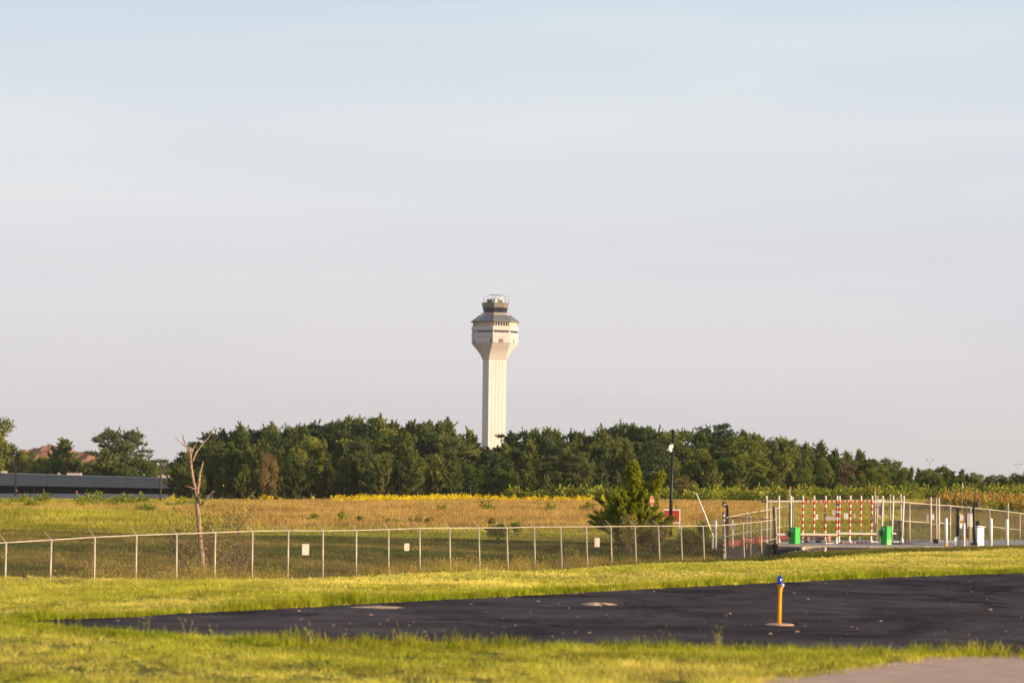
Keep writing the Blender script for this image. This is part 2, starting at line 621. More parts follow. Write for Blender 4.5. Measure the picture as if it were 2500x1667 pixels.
def greenness(x, y):
    """0 = green, 1 = dry/brown, for lawn and field"""
    n = noise2(x, y, 22, 11)
    cr_ = crest_d(x, y)
    u = x / np.maximum(y, 1)
    lawn = np.clip(0.30 + 1.3 * (noise2(x, y, 2.4, 5) - 0.47) + 0.7 * (noise2(x, y, 11, 6) - 0.5), 0, 1)
    # left of the field greener, the middle and right brown
    lft = np.clip((-0.085 - u) / 0.05, 0, 1)
    fieldb = np.clip((y - 226 - 50 * lft) / 30, 0, 1) * (1 - 0.45 * lft - 0.4 * lft * np.clip((y - 400) / 40, 0, 1)) * (1 - 0.7 * np.clip((y - 430) / 60, 0, 1) * np.clip((u - 0.02) / 0.04, 0, 1))
    rgt = np.clip((u - 0.075) / 0.03, 0, 1)
    fieldb = fieldb * (1 - 0.6 * rgt)
    fieldb = np.clip(0.12 + fieldb * 0.85 + (n - 0.5) * 0.7, 0, 1)
    return np.where(y > cr_ + 25, fieldb, lawn)


gr = greenness(X, Y).ravel()
yy = Y.ravel()
xx = X.ravel()
lawnc = np.array([0.17, 0.17, 0.035])[None] * (1 - gr[:, None]) + np.array([0.34, 0.26, 0.09])[None] * gr[:, None]
fieldc = np.array([0.15, 0.15, 0.035])[None] * (1 - gr[:, None]) + np.array([0.26, 0.16, 0.06])[None] * gr[:, None]
isf = (yy > crest_d(xx, yy) + 25)[:, None]
gc = np.where(isf, fieldc, lawnc)
ditch_shade = np.clip((200 - yy) / 8, 0, 1)[:, None] * isf  # mask for the ditch's cast shadow, painted into the ground colour
gc = gc * (1 - ditch_shade) + np.array([0.075, 0.08, 0.028])[None] * (0.6 + 0.8 * gr[:, None]) * ditch_shade
# bare soil round the gate platform
uu = xx / np.maximum(yy, 1)
soil = np.clip(1.6 - np.abs(yy - 158) / 22, 0, 1) * np.clip((uu - 0.083) / 0.006, 0, 1) * np.clip((noise2(xx, yy, 5, 21) - 0.3) / 0.2, 0, 1)
gc = gc * (1 - soil[:, None]) + np.array([0.17, 0.105, 0.075])[None] * soil[:, None]
gravel = np.clip(1 - np.abs(yy - 178) / 12, 0, 1) * np.clip((uu - 0.072) / 0.006, 0, 1) * np.clip((0.1 - uu) / 0.004, 0, 1)
gc = gc * (1 - gravel[:, None]) + np.array([0.13, 0.10, 0.09])[None] * gravel[:, None]
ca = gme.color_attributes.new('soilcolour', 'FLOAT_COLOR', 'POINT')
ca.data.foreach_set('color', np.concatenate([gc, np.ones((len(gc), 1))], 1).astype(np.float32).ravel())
gm = bpy.data.materials.new('ground_soil')
gm.use_nodes = True
t = gm.node_tree
b = t.nodes['Principled BSDF']
b.inputs['Roughness'].default_value = 1
b.inputs['Specular IOR Level'].default_value = 0.05
va = N(t, 'ShaderNodeAttribute', attribute_name='soilcolour')
g = N(t, 'ShaderNodeNewGeometry')
n1 = N(t, 'ShaderNodeTexNoise')
n1.inputs['Scale'].default_value = 2.3
n1.inputs['Detail'].default_value = 8
n1.inputs['Roughness'].default_value = 0.7
t.links.new(g.outputs['Position'], n1.inputs[0])
r1 = N(t, 'ShaderNodeMapRange')
r1.inputs['From Min'].default_value = 0.3
r1.inputs['From Max'].default_value = 0.7
r1.inputs['To Min'].default_value = 0.6
r1.inputs['To Max'].default_value = 1.4
t.links.new(n1.outputs[0], r1.inputs[0])
s1 = N(t, 'ShaderNodeVectorMath', operation='SCALE')
t.links.new(va.outputs['Color'], s1.inputs[0])
t.links.new(r1.outputs[0], s1.inputs['Scale'])
t.links.new(s1.outputs[0], b.inputs['Base Color'])
bp = N(t, 'ShaderNodeBump')
bp.inputs['Strength'].default_value = 1.0
bp.inputs['Distance'].default_value = 0.15
t.links.new(n1.outputs[0], bp.inputs['Height'])
t.links.new(bp.outputs[0], b.inputs['Normal'])
gme.materials.append(gm)
go = addobj('ground', gme)
tag(go, 'grassy airfield ground falling to a ditch and rising to a field', kind='structure')


# ------------------------------------------------------------------ pavements
def flat(px, py, z=ZP):
    v = CM @ Vector(((px - W0 / 2) / F, (H0 / 2 - py) / F, -1))
    return v * (z / v.z)


far_edge = [(20, 1517.5), (118, 1513.5), (314, 1508), (440, 1498), (650, 1489), (900, 1474), (1189, 1460), (1600, 1437), (1850, 1425), (2054, 1415), (2237, 1407.5), (2500, 1398.7), (2800, 1387), (3300, 1371)]
near_edge = [(20, 1521), (160, 1535), (400, 1552), (700, 1572), (1250, 1580), (1900, 1588), (2500, 1600), (2900, 1612), (3600, 1640)]


def resample(poly, n, jit, seed):
    r = random.Random(seed)
    P = [flat(*p) for p in poly]
    out = []
    for a, b_ in zip(P[:-1], P[1:]):
        for k in range(n):
            q = a.lerp(b_, k / n)
            out.append((q.x + r.uniform(-jit, jit) * 0.3, q.y + r.uniform(-jit, jit)))
    out.append((P[-1].x, P[-1].y))
    return out


FE = resample(far_edge, 14, 0.10, 1)
NE = resample(near_edge, 14, 0.10, 2)
taxi = FE + NE[::-1]
sm = MB()
n0 = len(taxi)
sm.v = [(x, y, ZP + 0.012) for x, y in taxi] + [(x, y, ZP - 0.1) for x, y in taxi]
sm.f = [tuple(reversed(range(n0)))] + [(i, (i + 1) % n0, n0 + (i + 1) % n0, n0 + i) for i in range(n0)]
sm.m = [0] * len(sm.f)
am = bpy.data.materials.new('asphalt')
am.use_nodes = True
t = am.node_tree
b = t.nodes['Principled BSDF']
b.inputs['Roughness'].default_value = 0.95
b.inputs['Specular IOR Level'].default_value = 0.03
g = N(t, 'ShaderNodeNewGeometry')
mp2 = N(t, 'ShaderNodeMapping')
mp2.inputs['Scale'].default_value = (0.5, 0.32, 0.35)
t.links.new(g.outputs['Position'], mp2.inputs[0])
n1 = N(t, 'ShaderNodeTexNoise')
n1.inputs['Scale'].default_value = 1.0
n1.inputs['Detail'].default_value = 7
n1.inputs['Roughness'].default_value = 0.62
n1.inputs['Distortion'].default_value = 1.2
t.links.new(mp2.outputs[0], n1.inputs[0])
cr1 = N(t, 'ShaderNodeValToRGB')
cr1.color_ramp.elements[0].position = 0.36
cr1.color_ramp.elements[0].color = (0.036, 0.027, 0.028, 1)
cr1.color_ramp.elements[1].position = 0.66
cr1.color_ramp.elements[1].color = (0.105, 0.084, 0.087, 1)
t.links.new(n1.outputs[0], cr1.inputs[0])
n2 = N(t, 'ShaderNodeTexNoise')
n2.inputs['Scale'].default_value = 2.6
n2.inputs['Detail'].default_value = 3
t.links.new(g.outputs['Position'], n2.inputs[0])
cr2 = N(t, 'ShaderNodeValToRGB')
cr2.color_ramp.elements[0].position = 0.74
cr2.color_ramp.elements[0].color = (0, 0, 0, 1)
cr2.color_ramp.elements[1].position = 0.80
cr2.color_ramp.elements[1].color = (1, 1, 1, 1)
t.links.new(n2.outputs[0], cr2.inputs[0])
mxa = N(t, 'ShaderNodeMix', data_type='RGBA')
t.links.new(cr2.outputs[0], mxa.inputs[0])
t.links.new(cr1.outputs[0], mxa.inputs[6])
mxa.inputs[7].default_value = (0.20, 0.15, 0.12, 1)
vo = N(t, 'ShaderNodeTexVoronoi', feature='DISTANCE_TO_EDGE')
vo.inputs['Scale'].default_value = 0.16
wz = N(t, 'ShaderNodeTexNoise')
wz.inputs['Scale'].default_value = 0.8
wz.inputs['Detail'].default_value = 5
t.links.new(g.outputs['Position'], wz.inputs[0])
wv = N(t, 'ShaderNodeVectorMath', operation='MULTIPLY_ADD')
t.links.new(wz.outputs['Color'], wv.inputs[0])
wv.inputs[1].default_value = (3.0, 3.0, 0)
t.links.new(g.outputs['Position'], wv.inputs[2])
t.links.new(wv.outputs[0], vo.inputs['Vector'])
ck = N(t, 'ShaderNodeMapRange')
ck.inputs['From Min'].default_value = 0.004
ck.inputs['From Max'].default_value = 0.012
ck.inputs['To Min'].default_value = 0.35
ck.inputs['To Max'].default_value = 1.0
t.links.new(vo.outputs['Distance'], ck.inputs[0])
ckm = N(t, 'ShaderNodeVectorMath', operation='SCALE')
t.links.new(mxa.outputs[2], ckm.inputs[0])
t.links.new(ck.outputs[0], ckm.inputs['Scale'])
t.links.new(ckm.outputs[0], b.inputs['Base Color'])
n3 = N(t, 'ShaderNodeTexNoise')
n3.inputs['Scale'].default_value = 40
n3.inputs['Detail'].default_value = 4
t.links.new(g.outputs['Position'], n3.inputs[0])
bp = N(t, 'ShaderNodeBump')
bp.inputs['Strength'].default_value = 0.35
bp.inputs['Distance'].default_value = 0.01
t.links.new(n3.outputs[0], bp.inputs['Height'])
bp2 = N(t, 'ShaderNodeBump')
bp2.inputs['Strength'].default_value = 0.5
bp2.inputs['Distance'].default_value = 0.15
t.links.new(n1.outputs[0], bp2.inputs['Height'])
t.links.new(bp.outputs[0], bp2.inputs['Normal'])
t.links.new(bp2.outputs[0], b.inputs['Normal'])
o = sm.build('taxiway', am, origin=(0, 0, 0))
tag(o, 'dark asphalt taxiway crossing the grass', kind='structure')

near_pad = [(1760, 1695), (1900, 1668), (2010, 1652), (2126, 1639), (2251, 1621), (2361, 1610), (2500, 1597), (2800, 1574), (3400, 1540)]
PD = resample(near_pad, 14, 0.05, 3)
padpoly = PD + [(40, 30), (40, 8), (0.5, 8), (0.8, 16)]
pm = MB()
n1_ = len(padpoly)
pm.v = [(x, y, ZP + 0.012) for x, y in padpoly] + [(x, y, ZP - 0.1) for x, y in padpoly]
pm.f = [tuple(reversed(range(n1_)))] + [(i, (i + 1) % n1_, n1_ + (i + 1) % n1_, n1_ + i) for i in range(n1_)]
pm.m = [0] * len(pm.f)
o = pm.build('pavement', M['pad'], origin=(0, 0, 0))
tag(o, 'pale worn concrete pavement in the near right corner', kind='structure')


vg = MB()
m_a = [(x, y) for x, y in PD]
for (x1, y1), (x2, y2) in zip(m_a[:-1], m_a[1:]):
    w1 = 0.25 + 0.9 * float(noise2(x1, y1, 1.3, 90))
    w2 = 0.25 + 0.9 * float(noise2(x2, y2, 1.3, 90))
    vg.quad((x1, y1 - 0.05, ZP + 0.006), (x2, y2 - 0.05, ZP + 0.006), (x2 - 0.1, y2 + w2, ZP + 0.006), (x1 - 0.1, y1 + w1, ZP + 0.006))
o = vg.build('sandy_verge', M['sand'], origin=(0, 0, 0))
tag(o, 'sandy verge between the pale pavement and the grass', kind='structure')


def inside(x, y, poly):
    x = np.asarray(x)
    y = np.asarray(y)
    r = np.zeros(x.shape, bool)
    n = len(poly)
    for i in range(n):
        x1, y1 = poly[i]
        x2, y2 = poly[(i + 1) % n]
        if y1 == y2:
            continue
        c = ((y1 > y) != (y2 > y)) & (x < (x2 - x1) * (y - y1) / (y2 - y1) + x1)
        r ^= c
    return r


# ------------------------------------------------------------------ instanced stuff
def instancer(name, pts, rot, scl, vi, tint, proto_meshes):
    col = bpy.data.collections.new(name + '_kinds')
    for k, me in enumerate(proto_meshes):
        po = bpy.data.objects.new('%s_kind_%02d' % (name, k), me)
        col.objects.link(po)
    me = bpy.data.meshes.new(name)
    me.vertices.add(len(pts))
    me.vertices.foreach_set('co', np.asarray(pts, np.float32).ravel())
    for an, dat, ty, key in (('rot', rot, 'FLOAT_VECTOR', 'vector'), ('scl', scl, 'FLOAT_VECTOR', 'vector'), ('vi', vi, 'INT', 'value'), ('tint', tint, 'FLOAT', 'value')):
        a = me.attributes.new(an, ty, 'POINT')
        a.data.foreach_set(key, np.ascontiguousarray(np.asarray(dat), dtype=np.int32 if ty == 'INT' else np.float32).ravel())
    o = addobj(name, me)
    ng = bpy.data.node_groups.new(name + '_nodes', 'GeometryNodeTree')
    ng.interface.new_socket('Geometry', in_out='INPUT', socket_type='NodeSocketGeometry')
    ng.interface.new_socket('Geometry', in_out='OUTPUT', socket_type='NodeSocketGeometry')
    gi = ng.nodes.new('NodeGroupInput')
    gout = ng.nodes.new('NodeGroupOutput')
    mtp = ng.nodes.new('GeometryNodeMeshToPoints')
    iop = ng.nodes.new('GeometryNodeInstanceOnPoints')
    ci = ng.nodes.new('GeometryNodeCollectionInfo')
    ci.inputs['Collection'].default_value = col
    ci.inputs['Separate Children'].default_value = True
    ci.inputs['Reset Children'].default_value = True

    def na(nm, ty):
        n = ng.nodes.new('GeometryNodeInputNamedAttribute')
        n.data_type = ty
        n.inputs['Name'].default_value = nm
        return n.outputs['Attribute']
    ng.links.new(gi.outputs[0], mtp.inputs[0])
    ng.links.new(mtp.outputs[0], iop.inputs['Points'])
    ng.links.new(ci.outputs[0], iop.inputs['Instance'])
    iop.inputs['Pick Instance'].default_value = True
    ng.links.new(na('vi', 'INT'), iop.inputs['Instance Index'])
    ng.links.new(na('rot', 'FLOAT_VECTOR'), iop.inputs['Rotation'])
    ng.links.new(na('scl', 'FLOAT_VECTOR'), iop.inputs['Scale'])
    ng.links.new(iop.outputs[0], gout.inputs[0])
    md = o.modifiers.new('spread', 'NODES')
    md.node_group = ng
    return o


def tuft(nb, rad, h, w, seed, m, bend=0.5, seg=2, head=None, headmat=None):
    r = np.random.default_rng(seed)
    V = []
    MI = []
    for i in range(nb):
        a = r.uniform(0, 2 * math.pi)
        d = rad * math.sqrt(r.random())
        bx, by = d * math.cos(a), d * math.sin(a)
        hh = h * r.uniform(0.45, 1.1)
        la = r.uniform(0, 2 * math.pi)
        lean = bend * hh * r.uniform(0.1, 1.0)
        wa = r.uniform(0, math.pi)
        wx, wy = math.cos(wa) * w / 2, math.sin(wa) * w / 2
        P = []
        for s in range(seg + 1):
            f_ = s / seg
            P.append((bx + math.cos(la) * lean * f_ * f_, by + math.sin(la) * lean * f_ * f_, hh * f_ * (1 - 0.15 * f_ * bend), 1 - f_ * 0.85))
        for s in range(seg):
            p, q_ = P[s], P[s + 1]
            V += [(p[0] - wx * p[3], p[1] - wy * p[3], p[2]), (p[0] + wx * p[3], p[1] + wy * p[3], p[2]), (q_[0] + wx * q_[3], q_[1] + wy * q_[3], q_[2]), (q_[0] - wx * q_[3], q_[1] - wy * q_[3], q_[2])]
            MI.append(0)
        if head and r.random() < head[0]:
            tp = P[-1]
            for k in range(head[3]):
                o_ = r.normal(0, head[1] * 0.5, 3)
                o_[2] = r.uniform(-head[2], head[2] * 0.3)
                c_ = np.array(tp[:3]) + o_
                d1 = r.normal(0, 1, 3)
                d1 *= head[1] / np.linalg.norm(d1)
                d2 = r.normal(0, 1, 3)
                d2 *= head[1] / np.linalg.norm(d2)
                V += [tuple(c_), tuple(c_ + d1), tuple(c_ + d1 + d2), tuple(c_ + d2)]
                MI.append(1)
    ms_ = [m] + ([headmat] if headmat else [])
    return np_mesh('tuft', np.array(V), 4, ms_, MI)


def scatter(n, ymin, ymax, umin=-0.235, umax=0.235, seed=0, power=1.0):
    r = np.random.default_rng(seed)
    # uniform per area in a fan
    y = np.sqrt(r.uniform(ymin ** 2, ymax ** 2, n)) if power == 1.0 else ymin + (ymax - ymin) * r.random(n) ** power
    u = r.uniform(umin, umax, n)
    return u * y, y


def euler(n, r, tilt=0.15):
    return np.stack([r.normal(0, tilt, n), r.normal(0, tilt, n), r.uniform(0, 6.283, n)], 1)


rg = np.random.default_rng(99)
lawn_near = [tuft(46, 0.17, 0.12, 0.007, 10 + k, M['lawn'], 0.7) for k in range(5)] + [tuft(30, 0.16, 0.20, 0.008, 20 + k, M['lawn'], 0.45) for k in range(3)]
lawn_mid = [tuft(34, 0.30, 0.11, 0.016, 30 + k, M['lawn'], 0.6, seg=1) for k in range(5)]

# near lawn : 17..60 m
x, y = scatter(15500, 17, 57, seed=1, power=0.85)
ok = ~inside(x, y, taxi) & ~inside(x, y + 0.0, padpoly) & ((noise2(x, y, 0.9, 77) < 0.66) | (rg.random(len(x)) < 0.3))
ok &= ~(inside(x, y - 0.15 - 0.75 * noise2(x, y, 1.3, 90), padpoly) & (rg.random(len(x)) < 0.8))
x, y = x[ok], y[ok]
n = len(x)
hn = noise2(x, y, 1.6, 44) * 0.9 + noise2(x, y, 6, 45) * 0.7
sc_ = (0.26 + 0.45 * hn) * (0.75 + 0.25 * np.clip(x / y * 8 + 1.2, 0, 1))
tall = rg.random(n) < 0.10
vi = np.where(tall, rg.integers(5, 8, n), rg.integers(0, 5, n))
tint = np.clip(greenness(x, y) * 1.0 + rg.normal(0, 0.12, n), 0, 1)
o = instancer('lawn', np.stack([x, y, np.full(n, ZP)], 1), euler(n, rg, 0.1), np.stack([np.ones(n) * 1.1, np.ones(n) * 1.1, sc_], 1), vi, tint, lawn_near)
tag(o, 'short yellow-green grass in front of and around the taxiway', 'grass', kind='stuff')

# lawn between taxiway and crest, and just beyond it
x, y = scatter(52000, 48, 150, seed=2)
cd = crest_d(x, y)
ok = (y < cd + 75) & ~inside(x, y, taxi) & ((noise2(x, y, 1.5, 78) < 0.67) | (rg.random(len(x)) < 0.3)) & (rg.random(len(x)) < np.where(y > cd + 12, 0.35, 1.0))
ok &= ~((np.abs(x / y - 0.0) > 0.21))
ok &= ~((x / y > 0.082) & (y > cd + 7) & (rg.random(len(x)) < 0.85))
ok &= ~((x / y > 0.085) & (y > 128) & (noise2(x, y, 6, 23) + (y - 150) / 60 > 0.42))
x, y = x[ok], y[ok]
n = len(x)
sc_ = 0.22 + 0.5 * noise2(x, y, 2.5, 46)
tint = np.clip(greenness(x, y) + 0.12 + rg.normal(0, 0.1, n), 0, 1)
sc2 = 0.9 + y / 220
o = instancer('lawn', np.stack([x, y, ground(x, y)], 1), euler(n, rg, 0.1), np.stack([sc2, sc2, sc_], 1), rg.integers(0, 5, n), tint, lawn_mid)
tag(o, 'mown yellow-green grass strip between the taxiway and the fence', 'grass', kind='stuff')

# greener, taller fringe along both edges of the taxiway
fr = []
for poly, off, cnt, zc in ((FE, 0.35, 34, 1.5), (NE, -0.35, 24, 1.25)):
    for (x1, y1), (x2, y2) in zip(poly[:-1], poly[1:]):
        L_ = math.hypot(x2 - x1, y2 - y1)
        if abs((x1 + x2) / (y1 + y2)) > 0.24:
            continue
        for k in range(int(L_ * cnt / 1.6) + 1):
            f_ = random.random()
            fr.append((x1 + (x2 - x1) * f_, y1 + (y2 - y1) * f_ + off * (random.random() ** 1.4) * 2.2 + (0.05 if off > 0 else -0.05), zc * random.uniform(0.6, 1.35)))
fr = np.array(fr)
n = len(fr)
hs = fr[:, 2] * (0.22 + 0.65 * noise2(fr[:, 0], fr[:, 1], 1.5, 50)) * np.where(fr[:, 0] / fr[:, 1] < -0.10, 0.6, 1.0)
fringe = [tuft(30, 0.15, 0.20, 0.011, 60 + k, M['fringe'], 0.5) for k in range(5)] + [tuft(5, 0.12, 0.42, 0.007, 70 + k, M['lawn'], 0.35, head=(0.9, 0.012, 0.05, 5), headmat=M['lawn']) for k in range(3)]
stalk = rg.random(n) < 0.07
o = instancer('grass_fringe', np.stack([fr[:, 0], fr[:, 1], np.full(n, ZP)], 1), euler(n, rg, 0.12), np.stack([np.ones(n), np.ones(n), np.where(stalk, 0.5 + 0.4 * rg.random(n), hs)], 1),
              np.where(stalk, rg.integers(5, 8, n), rg.integers(0, 5, n)), np.clip(rg.normal(0.12, 0.13, n) + 0.5 * (noise2(fr[:, 0], fr[:, 1], 2, 51) - 0.4), 0, 1), fringe)
tag(o, 'longer green grass growing along the taxiway edges', 'grass', kind='stuff')

# ditch and field
field_t = [tuft(26, 0.55, 0.55, 0.035, 80 + k, M['field'], 0.45, seg=1) for k in range(4)] + [tuft(30, 0.7, 0.95, 0.045, 90 + k, M['field'], 0.35, seg=1) for k in range(4)]
x, y = scatter(70000, 108, 520, umin=-0.22, umax=0.22, seed=3)
ok = (y > crest_d(x, y) + 45) & ((y > 197) | (rg.random(len(x)) < 0.12))
plat = (y > 168) & (y < 200) & (x / y > 0.092)
ok &= ~plat
gravz = (y > 166) & (y < 186) & (x / y > 0.074) & (x / y < 0.1)
ok &= ~(gravz & (rg.random(len(x)) < 0.8))
x, y = x[ok], y[ok]
n = len(x)
g_ = greenness(x, y)
tallf = np.clip((y - 220) / 50, 0, 1)
sc_ = (0.10 + 0.35 * noise2(x, y, 7, 47)) * (1 - tallf) + (0.65 + 0.5 * noise2(x, y, 9, 48)) * tallf * (1 - 0.35 * np.clip((y - 380) / 60, 0, 1))
vi = np.where(rg.random(n) < tallf, rg.integers(4, 8, n), rg.integers(0, 4, n))
sc2 = 0.8 + y / 400
o = instancer('field_grass', np.stack([x, y, ground(x, y)], 1), euler(n, rg, 0.1), np.stack([sc2, sc2, sc_], 1), vi, np.clip(g_ + rg.normal(0, 0.08, n), 0, 1), field_t)
tag(o, 'tall brown and green meadow grass between the fence and the wood', 'grass', kind='stuff')

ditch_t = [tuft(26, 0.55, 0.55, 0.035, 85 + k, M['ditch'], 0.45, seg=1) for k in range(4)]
# short dense ditch grass, its shade painted in by the dark leaf colour
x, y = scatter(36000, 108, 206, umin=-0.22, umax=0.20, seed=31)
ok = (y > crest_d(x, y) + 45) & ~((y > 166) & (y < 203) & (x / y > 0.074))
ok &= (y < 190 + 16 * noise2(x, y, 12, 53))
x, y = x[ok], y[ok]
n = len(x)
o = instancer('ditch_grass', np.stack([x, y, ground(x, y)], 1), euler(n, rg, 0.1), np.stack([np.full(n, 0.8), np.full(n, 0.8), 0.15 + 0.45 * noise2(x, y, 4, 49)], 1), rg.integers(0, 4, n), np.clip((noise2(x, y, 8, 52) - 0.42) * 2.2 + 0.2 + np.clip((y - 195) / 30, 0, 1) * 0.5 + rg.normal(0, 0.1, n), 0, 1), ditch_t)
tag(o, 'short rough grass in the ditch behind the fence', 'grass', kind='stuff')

# weeds along the foot of the fence
FX0, FD0, FSX, FSY = (14.9 - 1250) / F * 115, 115.0, 2.8 * 0.515, 2.8 * 0.857
weeds = [tuft(12, 0.4, 0.7, 0.014, 100 + k, M['field'], 0.5, seg=2, head=(0.5, 0.03, 0.1, 4), headmat=M['field']) for k in range(4)]
n = 1900
i_ = rg.uniform(-2, 25, n)
off = rg.normal(0.6, 0.8, n)
x = FX0 + FSX * i_ - off * 0.857
y = FD0 + FSY * i_ + off * 0.515
cl_ = noise2(x, y, 4, 61)
keep = cl_ > 0.42
x, y, cl_ = x[keep], y[keep], cl_[keep]
n = len(x)
o = instancer('fence_weeds', np.stack([x, y, ground(x, y)], 1), euler(n, rg, 0.15), np.stack([np.ones(n), np.ones(n), 0.6 + 1.5 * (cl_ - 0.4) * 2], 1), rg.integers(0, 4, n), rg.uniform(0.3, 0.8, n), weeds)
tag(o, 'tall seeding weeds along the foot of the chain-link fence', 'weeds', kind='stuff')

# goldenrod at the far side of the field
gold = [tuft(9, 0.5, 1.2, 0.04, 120 + k, M['field'], 0.25, seg=1, head=(0.9, 0.10, 0.22, 7), headmat=M['flower']) for k in range(4)]
r5 = np.random.default_rng(5)
n = 2600
x5 = r5.uniform(-0.125, 0.035, n)
y5 = 498 - np.abs(r5.normal(0, 30, n))
x = x5 * y5
cl_ = noise2(x, y5, 10, 62)
keep = (cl_ > 0.52 + 0.12 * (x5 < -0.06)) & (r5.random(n) < np.clip(1.1 - np.abs(x5 + 0.012) / 0.07, 0.15, 1))
x, y = x[keep], y5[keep]
n = len(x)
o = instancer('goldenrod', np.stack([x, y, ground(x, y)], 1), euler(n, r5, 0.1), np.stack([np.ones(n), np.ones(n), r5.uniform(0.7, 1.15, n)], 1), r5.integers(0, 4, n), r5.uniform(0, 0.4, n), gold)
tag(o, 'yellow flowering goldenrod along the far edge of the brown field', 'wildflowers', kind='stuff')


# ------------------------------------------------------------------ trees
def sprays(P, Dv, ln, w, r):
    """thin triangles at points P pointing roughly along Dv"""
    n = len(P)
    Dv = Dv / np.maximum(np.linalg.norm(Dv, axis=1, keepdims=True), 1e-6)
    s = np.cross(Dv, r.normal(0, 1, (n, 3)))
    s /= np.maximum(np.linalg.norm(s, axis=1, keepdims=True), 1e-6)
    L_ = (ln * r.uniform(0.6, 1.3, n))[:, None]
    W_ = (w * r.uniform(0.6, 1.3, n))[:, None]
    a = P - s * W_ / 2
    b_ = P + s * W_ / 2
    c = P + Dv * L_ * 0.55 + s * W_ * 0.55
    d = P + Dv * L_
    return np.stack([a, b_, c, d], 1).reshape(-1, 3)


